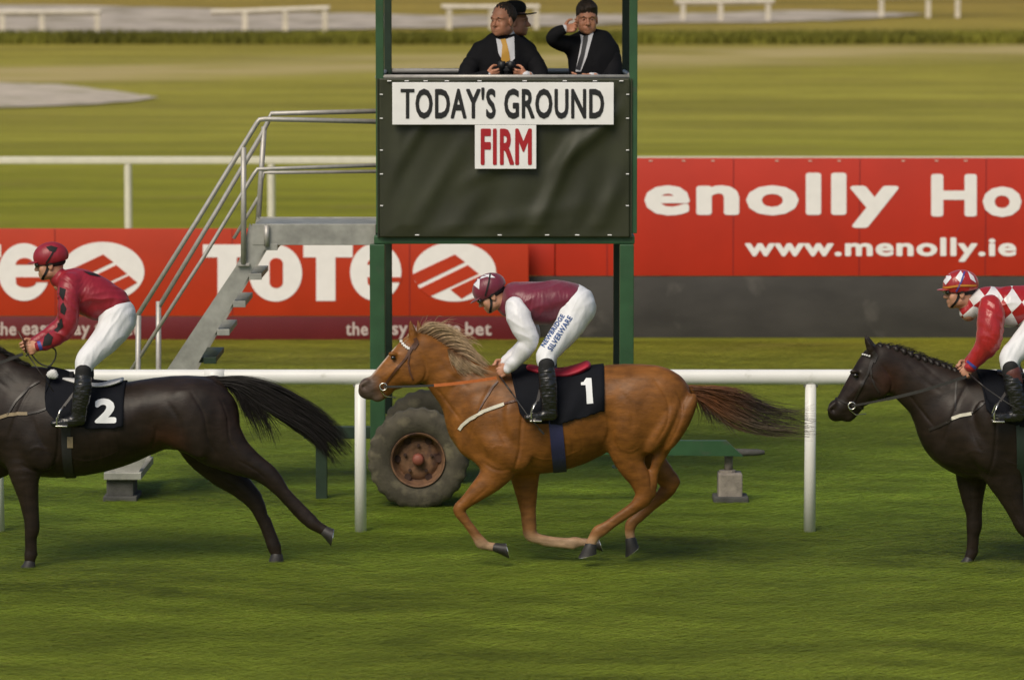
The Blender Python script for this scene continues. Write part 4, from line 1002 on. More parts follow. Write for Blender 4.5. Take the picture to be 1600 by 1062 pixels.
spec1 = dict(name='racehorse', base=(P(880, 870, YH).x, YH, 0), label='chestnut racehorse with flaxen mane and white number 1 saddlecloth in mid gallop', mat='coat', head=(HEAD_A, HEAD_B), body=BODY1, neck=NECK1, col=chestnut_col,
    legs=[dict(n=[(772, 672, 34, -.13, .09), (784, 712, 33, -.15, .085), (772, 742, 23, -.15, .075), (748, 766, 15.5, -.15, .06), (727, 785, 10.5, -.15, .045), (718, 794, 10, -.15, .043), (720, 803, 9, -.15, .04), (730, 817, 7.3, -.15, .028), (744, 838, 7, -.15, .027), (751, 848, 9, -.15, .032), (760, 852, 7, -.15, .026), (771, 854, 7.5, -.15, .03)],
                x=[[(735, 822, 4.5, -.15, .02), (756, 846, 4.5, -.15, .02)], [(770, 756, 11, -.175, .04), (742, 778, 6, -.17, .03)]], hoof=((771, 854), (793, 859), 8, 11.5), k=.05),
          dict(n=[(805, 680, 40, .12, .09), (818, 728, 27, .13, .08), (822, 765, 18.5, .13, .062), (825, 797, 13, .13, .048), (827, 822, 11.5, .13, .045), (829, 834, 11, .13, .043), (840, 841, 8.5, .13, .036), (866, 845, 7.3, .13, .028), (888, 847, 7.6, .13, .028), (898, 847, 9.5, .13, .032), (908, 846.5, 7, .13, .026), (918, 847, 7, .13, .028)],
                x=[[(850, 849, 4, .13, .02), (895, 853, 4.5, .13, .02)]], hoof=((918, 847), (938, 850), 7.5, 10), k=.05),
          dict(n=[(1022, 628, 55, -.10, .14), (1004, 660, 47, -.13, .125), (982, 692, 33, -.14, .10), (985, 722, 23, -.14, .075), (1000, 748, 18, -.14, .055), (1007, 768, 15, -.14, .045), (1003, 780, 13, -.14, .043), (990, 792, 9, -.14, .036), (966, 808, 7.5, -.14, .030), (945, 823, 8, -.14, .030), (935, 830, 10, -.14, .034), (927, 841, 8.5, -.14, .030), (923, 849, 8.5, -.14, .032)],
                x=[[(1040, 690, 14, -.13, .05), (1024, 730, 8, -.13, .03), (1021, 760, 6, -.13, .02), (1019, 772, 6, -.13, .02)], [(1012, 784, 4, -.14, .018), (962, 817, 4.5, -.14, .02), (942, 832, 4.5, -.14, .02)]], hoof=((924, 849), (919, 868), 9.5, 12), k=.05),
          dict(n=[(1028, 632, 50, .10, .13), (1024, 668, 40, .13, .11), (1010, 700, 30, .14, .09), (1020, 722, 22, .14, .07), (1038, 742, 17, .14, .052), (1046, 755, 14.5, .14, .045), (1040, 768, 12, .14, .04), (1022, 784, 9, .14, .034), (1002, 802, 8, .14, .030), (987, 817, 9.5, .14, .034), (984, 830, 8, .14, .030), (985, 840, 8, .14, .030)],
                x=[[(1052, 745, 7, .14, .025), (1057, 752, 6, .14, .025)], [(1040, 776, 4, .14, .018), (1000, 810, 4.5, .14, .02)]], hoof=((985, 840), (989, 862), 9, 11), k=.05)],
    muscle=[(790, 704, (42, 24), -.215, .055, .016, 1, 35), (812, 672, (20, 46), -.235, .05, .02, 1, -20), (766, 664, (24, 46), -.165, .055, .045, 1, -28), (838, 690, (14, 60), -.31, .045, .05, -1, -8),
            (948, 668, (24, 26), -.31, .045, .07, -1, 0), (1000, 640, (48, 52), -.18, .09, .04, 1, 0), (1062, 660, (15, 52), -.175, .07, .016, 1, 28), (1034, 668, (15, 46), -.215, .06, .014, 1, 30), (985, 655, (26, 48), -.235, .05, .02, 1, 8),
            (1040, 612, (30, 26), -.13, .09, .05, 1, 0), (742, 690, (26, 26), -.09, .07, .04, 1, 0), (742, 690, (26, 26), .09, .07, .04, 1, 0), (762, 718, (24, 16), -.12, .06, .03, 1, 30),
            (694, 620, (7, 52), -.105, .02, .03, -1, 38), (806, 640, (9, 60), -.30, .03, .05, -1, -14), (800, 585, (45, 14), 0, .06, .05, 1, 0), (1080, 610, (12, 8), 0, .03, .03, 1, 0)])
spec1['crease'] = FORE + HIND + LEGS + facecr(lambda x, y: (x, y))
rootA, treeA, hA, hsA, hpA, VA, FA = horse(spec1)
bridle(rootA, treeA, hA, hsA, hpA, dict(bridle='brown', hand=(776, 590), hoff=-.20, cut=.45, rein='orange', stone=.0105))
cloA, tcA = saddlecloth(treeA, 650, [(798, 588), (804, 612), (812, 645), (822, 657), (850, 661), (876, 659), (914, 650), (936, 643), (943, 642)], .010, 'saddlecloth', 'cloth', rootA)
decal('number', tcA, [[(908, 598), (912, 597), (916, 591), (924, 591), (927, 630), (917, 631), (915, 602), (908, 602)]], 'wnum', cloA, .006, 4)
girth(rootA, treeA, 863, 650, 871, 736, 21, 'navy')
saddle(rootA, [(826, 574, 5, .10), (842, 578, 7, .13), (862, 582, 8, .15), (884, 582, 8.5, .17), (902, 577, 8, .17), (917, 570, 6.5, .15)], 'redpad')
strap(treeA, [(718, 671), (723, 664), (734, 655), (756, 642), (773, 636), (788, 631)], 5, 'breast_strap', 'white_strap', rootA)
strap(treeA, [(788, 631), (806, 626), (815, 622)], 3, 'breast_strap', 'brown', rootA)
strap(treeA, [(778, 596), (771, 604), (756, 628), (745, 648)], 2.6, 'neck_strap', 'brown', rootA)
def mane_col_a(u, w_, b): 
    base = np.array([.50, .36, .22]); root_ = np.array([.16, .075, .03]); t = np.clip(w_ * 3, 0, 1)[:, None]; return (root_ * (1 - t) + base * t) * b
strands('mane', 1250, [[(650, 520), (662, 511), (676, 507), (688, 513)], [(655, 520), (668, 510), (686, 510), (702, 517)], [(662, 525), (682, 515), (704, 516), (722, 528)], [(672, 529), (692, 520), (716, 523), (736, 545)], [(688, 538), (708, 530), (730, 540), (750, 562)], [(702, 545), (720, 545), (742, 556), (764, 574)], [(716, 554), (730, 556), (750, 568), (768, 582)]],
        'hair', rootA, .022, .0023, mane_col_a, seg=10, base_jit=1.6, wav=3, yoff=-.01, lenr=(.6, 1.05))
strands('mane', 420, [[(700, 545), (704, 558), (712, 574), (724, 586)], [(714, 553), (720, 566), (732, 578), (748, 586)], [(730, 562), (738, 570), (752, 578), (770, 586)]], 'hair', rootA, .012, .0022, lambda u, w_, b: mane_col_a(u, w_, b) * .8, seg=10, base_jit=2, wav=2, yoff=-.085)
strands('mane', 80, [[(655, 516), (662, 507), (672, 505)], [(680, 514), (696, 506), (714, 512)], [(700, 518), (722, 516), (742, 532)], [(724, 532), (742, 538), (758, 552)]], 'hair', rootA, .02, .0017, mane_col_a, seg=8, base_jit=4, wav=3, lenr=(.3, 1))
strands('forelock', 90, [[(648, 522), (640, 523), (634, 530)], [(645, 526), (636, 531), (630, 539)]], 'hair', rootA, .012, .002, mane_col_a, seg=8, base_jit=1, wav=1, yoff=-.02)
def tail_col_a(u, w_, b):
    c0, c1, c2 = np.array([.15, .055, .018]), np.array([.035, .024, .020]), np.array([.15, .115, .075])
    t = np.clip((w_ - .25) * 3.2, 0, 1)[:, None]; e = c1 * (1 - u ** 2) + c2 * u ** 2; return (c0 * (1 - t) + e * t) * b
strands('tail', 520, [[(1072, 603), (1110, 605), (1152, 613), (1200, 633), (1272, 650)], [(1074, 608), (1112, 612), (1158, 628), (1205, 650), (1274, 660)], [(1075, 612), (1110, 624), (1150, 648), (1200, 668), (1272, 672)], [(1076, 614), (1104, 634), (1140, 664), (1196, 682), (1270, 676)]],
        'hair', rootA, .022, .0024, tail_col_a, seg=16, base_jit=2.6, wav=8, lenr=(.35, 1.03), ends=1.3)
strands('tail', 150, [[(1080, 608), (1090, 628), (1096, 648), (1088, 664)], [(1090, 612), (1104, 634), (1118, 656), (1124, 672)], [(1100, 616), (1120, 640), (1146, 668), (1166, 682)]], 'hair', rootA, .016, .0022, tail_col_a, seg=12, base_jit=3, wav=4, lenr=(.5, 1))
strands('tail', 14, [[(1150, 612), (1190, 630), (1240, 636), (1274, 622)], [(1160, 616), (1200, 640), (1250, 644), (1278, 640)]], 'hair', rootA, .01, .0016, tail_col_a, seg=14, base_jit=1.5, wav=2, lenr=(.85, 1))

# ---------------------------------------------------------------- the two dark bays
def bay_col(V, h, hs):
    C = np.tile(np.array([.0175, .0112, .0082]), (len(V), 1))
    n = field(V[:, 0], V[:, 2], 5, 5, 7, 4); C = C * (1 + .12 * n)[:, None]
    for (x, y, r_, c) in spec_now['tint']:
        q = P(x, y, YH); d = np.hypot(V[:, 0] - q.x, V[:, 2] - q.z); t = np.clip(1 - d / r_, 0, 1)[:, None]; C = C * (1 - t) + np.array(c) * t
    return C
SH = lambda nodes, dx, dy: [(n[0] + dx, n[1] + dy) + tuple(n[2:]) for n in nodes]
sh2 = (-718, -2)
spec2 = dict(name='racehorse', base=(P(130, 885, YH).x, YH, 0), label='near-black racehorse with white number 2 saddlecloth, leading at the left edge', mat='bay', head=((650 + sh2[0], 520 + sh2[1]), (563 + sh2[0], 606 + sh2[1])), neck=SH(NECK1[1:], *sh2) and [(52, 640, 58, 0, .15)] + SH(NECK1[1:], *sh2),
    body=[(2, 662, 44, 0, .15), (32, 664, 70, 0, .21), (72, 667, 79, 0, .25), (122, 668, 76, 0, .285), (170, 665, 68, 0, .29), (210, 656, 61, 0, .275), (248, 646, 57, 0, .265), (286, 645, 59, 0, .26), (308, 647, 59, 0, .25), (324, 652, 50, 0, .22)],
    col=bay_col, tint=[(262, 690, .22, (.045, .018, .009)), (362, 650, .2, (.022, .012, .008)), (225, 770, .5, (.018, .010, .007))],
    legs=[dict(n=[(40, 690, 36, -.13, .09), (38, 735, 25, -.15, .08), (44, 775, 16.5, -.15, .06), (49, 808, 12.5, -.15, .048), (50, 826, 12, -.15, .046), (48, 840, 9.5, -.15, .038), (47, 858, 8.5, -.15, .03), (47, 868, 9.5, -.15, .034), (47, 877, 8.5, -.15, .03)], plant=1, x=[[(53, 846, 4, -.15, .02), (54, 866, 4.5, -.15, .02)]], hoof=((47, 875), (45, 888), 8.5, 11)),
          dict(n=[(25, 690, 36, .12, .09), (0, 722, 24, .13, .08), (-36, 742, 16, .13, .06), (-66, 758, 12, .13, .048), (-82, 766, 11, .13, .045), (-110, 788, 8, .13, .03), (-128, 806, 9.5, .13, .034), (-140, 816, 8, .13, .03)], hoof=((-140, 816), (-156, 828), 8.5, 11)),
          dict(n=[(318, 650, 54, -.10, .14), (332, 680, 46, -.13, .12), (360, 706, 32, -.14, .09), (388, 724, 23, -.14, .07), (412, 738, 18, -.14, .055), (428, 752, 15, -.14, .047), (444, 772, 11, -.14, .038), (462, 794, 9.5, -.14, .032), (478, 810, 9.5, -.14, .032), (488, 817, 10.5, -.14, .035), (499, 824, 9, -.14, .031), (506, 828, 9, -.14, .031)],
                x=[[(400, 722, 7, -.14, .028), (424, 737, 7, -.14, .028)], [(452, 772, 4.5, -.14, .02), (488, 808, 5, -.14, .02)]], hoof=((506, 828), (520, 838), 10, 13)),
          dict(n=[(308, 660, 48, .10, .13), (320, 700, 36, .13, .11), (346, 734, 26, .14, .085), (372, 756, 20, .14, .065), (392, 776, 15.5, .14, .05), (402, 790, 13, .14, .044), (411, 812, 10, .14, .036), (421, 838, 9, .14, .031), (427, 854, 10, .14, .034), (432, 864, 9, .14, .031)],
                x=[[(386, 756, 6, .14, .026), (402, 774, 6, .14, .026)], [(419, 812, 4.5, .14, .02), (434, 852, 5, .14, .02)]], hoof=((433, 865), (431, 881), 10, 12))],
    muscle=[(58, 700, (38, 26), -.215, .055, .016, 1, 60), (43, 672, (24, 44), -.165, .055, .045, 1, -24), (300, 668, (24, 50), -.23, .05, .018, 1, -20), (98, 700, (12, 56), -.31, .04, .05, -1, 0), (238, 672, (26, 22), -.30, .045, .07, -1, 0), 
            (292, 655, (48, 50), -.18, .09, .04, 1, 0), (346, 670, (16, 48), -.17, .07, .016, 1, -6), (10, 690, (26, 26), -.08, .07, .04, 1, 0), (10, 690, (26, 26), .08, .07, .04, 1, 0), (65, 590, (45, 14), 0, .06, .05, 1, 0), (336, 598, (16, 12), 0, .035, .04, 1, 0)])
spec_now = spec2
spec2['crease'] = mvc(FORE, -716, 2) + facecr(sim(*spec2['head'])[0]) + [([(300, 604), (322, 640), (330, 680), (346, 712)], -.006, .010), ([(344, 612), (358, 645), (362, 680), (376, 704)], -.006, .008), ([(250, 655), (246, 680), (238, 698)], -.007, .012), ([(262, 618), (284, 650), (292, 690)], -.004, .018),
    ([(372, 712), (400, 728), (420, 745)], -.005, .007), ([(350, 720), (382, 740), (408, 752)], -.004, .008), ([(436, 768), (456, 792), (478, 812)], -.0035, .004), ([(405, 800), (415, 830), (426, 856)], -.0035, .004), ([(340, 745), (366, 764), (388, 784)], -.004, .007), ([(44, 745), (46, 780), (48, 812)], -.004, .007)]
rootB, treeB, hB, hsB, hpB, VB, FB = horse(spec2)
bridle(rootB, treeB, hB, hsB, hpB, dict(bridle='leather', hand=(36, 553), hoff=-.18, cut=.3, rein='brein', noseband=True))
cloB, tcB = saddlecloth(treeB, 655, [(84, 598), (76, 625), (78, 640), (92, 655), (112, 662), (150, 668), (180, 668), (194, 664), (198, 664)], .010, 'saddlecloth', 'cloth', rootB)
decal('number', tcB, [], 'wnum', cloB, .006, tri=text_tri('2', 148, 182, 623, 661, .05, cuts=1))
girth(rootB, treeB, 108, 655, 110, 744, 15, 'blackgirth')
strap(treeB, [(110, 682), (110, 699)], 9, 'girth_buckle', 'tan_strap', rootB)
saddle(rootB, [(100, 590, 4, .10), (118, 594, 5, .13), (140, 599, 5, .15), (160, 600, 4.5, .16), (178, 597, 4, .16), (190, 593, 3, .14)], 'whitepad')
mb = MB(); q = P(80, 585, YH - .17); V_, F_ = sdf([E((q.x, q.y, q.z), (.036, .03, .030), .01), E((q.x + .018, q.y, q.z + .018), (.026, .026, .02), .02), E((q.x + .03, q.y, q.z - .012), (.022, .022, .02), .02)], .006, 1, lambda V: .003 * np.sin(V[:, 0] * 300) * np.sin(V[:, 2] * 270)); mk('sheepskin_pad', V_, F_, 'whitepad', rootB)
strap(treeB, [(0, 652), (12, 648), (28, 646), (43, 646)], 5, 'breast_strap', 'tan_strap', rootB); strap(treeB, [(43, 646), (60, 643), (76, 637)], 3, 'breast_strap', 'leather', rootB)
strap(treeB, [(62, 596), (44, 606), (24, 628), (12, 648)], 3, 'neck_strap', 'leather', rootB)
blk = lambda u, w_, b: np.tile(np.array([.013, .010, .009]), (len(w_), 1)) * b
strands('mane', 500, [[(-40, 530), (-26, 530), (-10, 546)], [(-20, 542), (-6, 540), (10, 556)], [(0, 550), (10, 550), (24, 564)], [(20, 562), (30, 562), (44, 576)], [(38, 571), (46, 572), (58, 584)]], 'hair', rootB, .016, .0024, blk, seg=8, base_jit=1.5, wav=2, lenr=(.5, 1))
strands('tail', 1300, [[(330, 591), (374, 590), (420, 601), (470, 626), (516, 656), (552, 694)], [(332, 594), (374, 598), (416, 616), (464, 646), (506, 674), (543, 710)], [(334, 598), (370, 606), (406, 632), (450, 660), (490, 688), (520, 730)]], 'hair', rootB, .022, .0026, blk, seg=16, base_jit=2.4, wav=4, lenr=(.6, 1.02), ends=1.0)
strands('tail', 420, [[(340, 592), (366, 610), (380, 640), (398, 664)], [(350, 594), (384, 622), (398, 652), (412, 694)], [(372, 602), (408, 636), (432, 664), (440, 690)]], 'hair', rootB, .016, .0022, blk, seg=14, base_jit=2.5, wav=5, lenr=(.5, 1))

sh3 = (735, 6)
spec3 = dict(name='racehorse', base=(P(1610, 880, YH).x, YH, 0), label='dark brown racehorse with plaited mane and pricked ears at the right edge', mat='bay', head=((1364, 541), (1296, 643)), ear2=3,
    neck=[(1500, 645, 58, 0, .15), (1474, 626, 53, 0, .13), (1446, 607, 44, 0, .105), (1418, 590, 37, 0, .088), (1394, 577, 34, 0, .08), (1378, 570, 30, 0, .076)],
    body=[(1480, 672, 42, 0, .15), (1508, 672, 68, 0, .21)] + SH(BODY1[2:], 735, 12), col=bay_col, tint=[(1386, 590, .16, (.040, .016, .009)), (1330, 600, .12, (.022, .012, .008))],
    legs=[dict(n=[(1530, 690, 40, .12, .09), (1520, 735, 28, .14, .08), (1519, 772, 19, .14, .062), (1522, 803, 13, .14, .048), (1522, 822, 12.5, .14, .046), (1520, 838, 9.5, .14, .037), (1518, 856, 8, .14, .030), (1517, 866, 9, .14, .033), (1514, 873, 8, .14, .03)], plant=1, x=[[(1525, 842, 4, .14, .02), (1524, 862, 4.5, .14, .02)]], hoof=((1514, 871), (1510, 882), 8.5, 11)),
          dict(n=[(1560, 690, 40, -.13, .09), (1566, 735, 31, -.15, .085), (1578, 768, 22, -.15, .065), (1590, 800, 15, -.15, .05), (1598, 820, 13, -.15, .046), (1608, 832, 11, -.15, .042), (1628, 842, 8, -.15, .03), (1652, 850, 7.5, -.15, .028), (1664, 853, 9.5, -.15, .032), (1676, 848, 7.5, -.15, .028)], x=[[(1622, 848, 4, -.15, .02), (1660, 860, 4.5, -.15, .02)]], hoof=((1676, 848), (1692, 838), 8, 11)),
          dict(n=SH(spec1['legs'][2]['n'], 735, 12), x=[SH(q, 735, 12) for q in spec1['legs'][2]['x']], hoof=((1659, 861), (1654, 880), 9.5, 12)),
          dict(n=SH(spec1['legs'][3]['n'], 735, 12), x=[SH(q, 735, 12) for q in spec1['legs'][3]['x']], hoof=((1720, 852), (1724, 874), 9, 11))],
    muscle=[(1545, 706, (42, 26), -.215, .055, .016, 1, 50), (1506, 674, (24, 44), -.165, .055, .045, 1, -26), (1548, 668, (20, 46), -.235, .05, .02, 1, -20), (1590, 705, (12, 56), -.31, .04, .05, -1, 0), (1683, 680, (24, 26), -.31, .045, .07, -1, 0), (1735, 652, (48, 52), -.18, .09, .04, 1, 0), (1797, 672, (16, 50), -.17, .07, .03, 1, 28),
            (1488, 700, (26, 26), -.09, .07, .04, 1, 0), (1488, 700, (26, 26), .09, .07, .04, 1, 0), (1535, 592, (40, 12), 0, .06, .05, 1, 0), (1815, 622, (12, 8), 0, .03, .03, 1, 0), (1448, 672, (8, 8), 0, .03, .02, 1, 0)])
spec_now = spec3
spec3['crease'] = mvc(FORE, 735, 8) + mvc(HIND, 735, 12) + facecr(sim(*spec3['head'])[0]) + [([(1518, 755), (1520, 785), (1521, 812)], -.004, .007), ([(1566, 760), (1580, 790), (1592, 812)], -.004, .007)]
rootC, treeC, hC, hsC, hpC, VC, FC = horse(spec3)
bridle(rootC, treeC, hC, hsC, hpC, dict(bridle='leather', hand=(1510, 588), hoff=-.20, cut=.3, rein='brein', noseband=True, bb=[(1341, 552), (1348, 554), (1354, 555), (1361, 556)], stone=.007))
cloC, tcC = saddlecloth(treeC, 660, [(1524, 588), (1532, 615), (1534, 640), (1545, 650), (1580, 664), (1611, 668), (1649, 660), (1671, 654), (1678, 654)], .010, 'saddlecloth', 'cloth', rootC)
girth(rootC, treeC, 1588, 655, 1592, 752, 20, 'greengirth')
saddle(rootC, [(1561, 582, 5, .10), (1577, 586, 7, .13), (1597, 590, 8, .15), (1619, 590, 8.5, .17), (1637, 585, 8, .17), (1652, 578, 6.5, .15)], 'leather')
strap(treeC, [(1487, 654), (1500, 649), (1518, 646)], 5, 'breast_strap', 'white_strap', rootC); strap(treeC, [(1518, 646), (1527, 639), (1545, 622), (1552, 612)], 2.5, 'breast_strap', 'leather', rootC)
strap(treeC, [(1452, 671), (1468, 665), (1487, 655)], 4, 'breast_strap', 'leather', rootC)
strap(treeC, [(1494, 596), (1493, 615), (1492, 640)], 2.5, 'neck_strap', 'leather', rootC)
# plaits along the crest: each a plump little knot
pl = [(1374, 539), (1386, 541), (1398, 542.5), (1410, 546.5), (1421, 551), (1432, 555.5), (1443, 559.5), (1453, 563), (1463, 566.5), (1473, 570), (1482, 573.5), (1490, 577)]
for x, y in pl:
    q = P(x, y, YH - .012); V_, F_ = sdf([E((q.x, q.y, q.z), (.028, .020, .017), .02), E((q.x + .012, q.y - .02, q.z - .02), (.018, .016, .022), .02)], .005, 1); mk('mane_plait', V_, F_, 'bay', rootC, col=np.tile([.012, .009, .008], (len(V_), 1)))
strands('mane', 260, [[(1366, 541), (1372, 537), (1380, 540)], [(1400, 545), (1410, 541), (1418, 548)], [(1440, 560), (1450, 557), (1458, 564)], [(1480, 575), (1488, 570), (1498, 580)]], 'hair', rootC, .014, .002, blk, seg=6, base_jit=1.5, wav=1.5, lenr=(.4, 1))
strands('tail', 300, [SH([(1072, 603), (1110, 605), (1152, 613), (1200, 633), (1272, 650)], 735, 12), SH([(1076, 614), (1104, 634), (1140, 664), (1196, 682), (1270, 676)], 735, 12)], 'hair', rootC, .022, .003, blk, seg=12, base_jit=3, wav=7)
# ================================================================== PEOPLE
def frame(fwd, up, loc, s=1.0):
    f = Vector(fwd).normalized(); l_ = Vector(up).cross(f).normalized(); u = f.cross(l_).normalized()
    M_ = Matrix.Identity(4)
    for i in range(3): M_[i][0] = f[i] * s; M_[i][1] = l_[i] * s; M_[i][2] = u[i] * s; M_[i][3] = loc[i]
    return M_
def head_sdf(nose=1.0, jaw=1.0):
    pr = [E((-.012, 0, .028), (.094, .075, .092), .03), E((.035, 0, -.035), (.058, .056, .078), .04), E((.052, 0, -.092), (.036, .034 * jaw, .026), .03), E((.074, 0, -.108), (.016, .018, .014), .02),
          E((.075, 0, .012), (.022, .052, .012), .02), T([(-.02, 0, -.02, .055, .055), (-.035, 0, -.10, .052, .052), (-.05, 0, -.17, .056, .06)], .03)]
    pr += [T([(.088, 0, .002, .008, .008), (.104, 0, -.022, .009, .010), (.112 * nose, 0, -.040, .0125, .014)], .012), E((.100, 0, -.045), (.012, .019, .009), .008)]
    for s in (-1, 1):
        pr += [E((.092, s * .030, -.008), (.014, .017, .011), .012, -1), E((.078, s * .030, -.009), (.013, .013, .012), .004),
               E((.062, s * .046, -.045), (.024, .018, .022), .02), E((.004, s * .078, -.025), (.019, .009, .031), .008), E((.008, s * .088, -.022), (.010, .006, .017), .006, -1), E((.020, s * .045, -.082), (.04, .018, .02), .03)]
    pr += [E((.090, 0, -.0705), (.0135, .024, .0055), .008), E((.087, 0, -.082), (.013, .021, .0065), .008), E((.102, 0, -.0762), (.010, .022, .0018), .003, -1)]
    return sdf(pr, .0042, 1)
HEADS = head_sdf(), head_sdf(1.04, 1.25)
def hand_sdf(curl, thumb, ctot=1.0):
    pr = [T([(-.03, 0, 0, .026, .026), (0, 0, 0, .026, .026), (.02, .0, 0, .028, .030)], .012), E((.050, 0, 0), (.045, .040, .0155), .012)]
    for i, (y, L) in enumerate(((.031, .072), (.0105, .082), (-.0105, .077), (-.031, .060))):
        p = np.array([.082 - abs(i - 1) * .004, y, 0.]); nd = [(*(p - np.array([.02, 0, 0])), .0098, .0098)]; a = 0
        nd.append((*p, .0105, .0105))
        for l_, c, r_ in ((L * .48, curl[0], .0092), (L * .30, curl[1], .0085), (L * .22, curl[2], .0072)):
            a += R(c + i * 2); p = p + l_ * np.array([math.cos(a), -.05 * (i - 1.5), -math.sin(a)]); nd.append((*p, r_, r_))
        pr.append(T(nd, .004, sub=2))
    pr.append(T([(.012, .026, -.004, .013, .013)] + [(x, y, z, r_, r_) for x, y, z, r_ in thumb], .010, sub=2))
    return sdf(pr, .003, 1)
GRIP = hand_sdf((68, 78, 55), [(.036, .046, -.014, .0115), (.058, .044, -.028, .0105), (.076, .030, -.036, .0088)])
REST = hand_sdf((14, 16, 12), [(.034, .052, -.008, .0115), (.056, .066, -.012, .010), (.076, .070, -.016, .0085)])
HOLD = hand_sdf((38, 48, 34), [(.034, .050, -.016, .0115), (.054, .056, -.034, .010), (.074, .048, -.046, .0085)])
def place_hand(H, wrist, a, s, s_scale=1.0):
    """a: towards the knuckles, s: thumb side"""
    V, F = H; a = Vector(a).normalized(); s = Vector(s); s = (s - a * s.dot(a)).normalized(); return a, s, V, F
def hand(H, wrist, a, s, left, sc_=1.0):
    a, s, V, F = place_hand(H, wrist, a, s); z = a.cross(s)
    if left: z = -z
    M_ = Matrix.Identity(4)
    for i in range(3): M_[i][0] = a[i] * sc_; M_[i][1] = s[i] * sc_; M_[i][2] = z[i] * sc_; M_[i][3] = wrist[i]
    F2 = F[:, ::-1] if left else F
    return xform(V, M_), F2
def ppx(nodes, Y, s, dx=0, dy=0):
    out = []
    for n in nodes:
        p = P(n[0] + dx, n[1] + dy, Y + n[3]); r = n[2] / s; out.append((p.x, p.y, p.z, r, n[4] if len(n) > 4 and n[4] else r * .95))
    return out
def folds(amp, seed, ac=26, al=7, ang=35):
    # cloth creases: ridges running along the direction ang (degrees from horizontal, photo plane)
    c, s = math.cos(R(ang)), math.sin(R(ang))
    def f(V):
        u = V[:, 0] * c + V[:, 2] * s + V[:, 1] * .25; v = -V[:, 0] * s + V[:, 2] * c + V[:, 1] * .35
        a = field(u, v, al, ac, seed, 3); return amp * (.9 - np.abs(np.clip(a, -1.6, 1.6))) * (.5 + .5 * np.clip(field(u, v, 6, 6, seed + 1, 2) + .5, 0, 1.4))
    return f
    return f
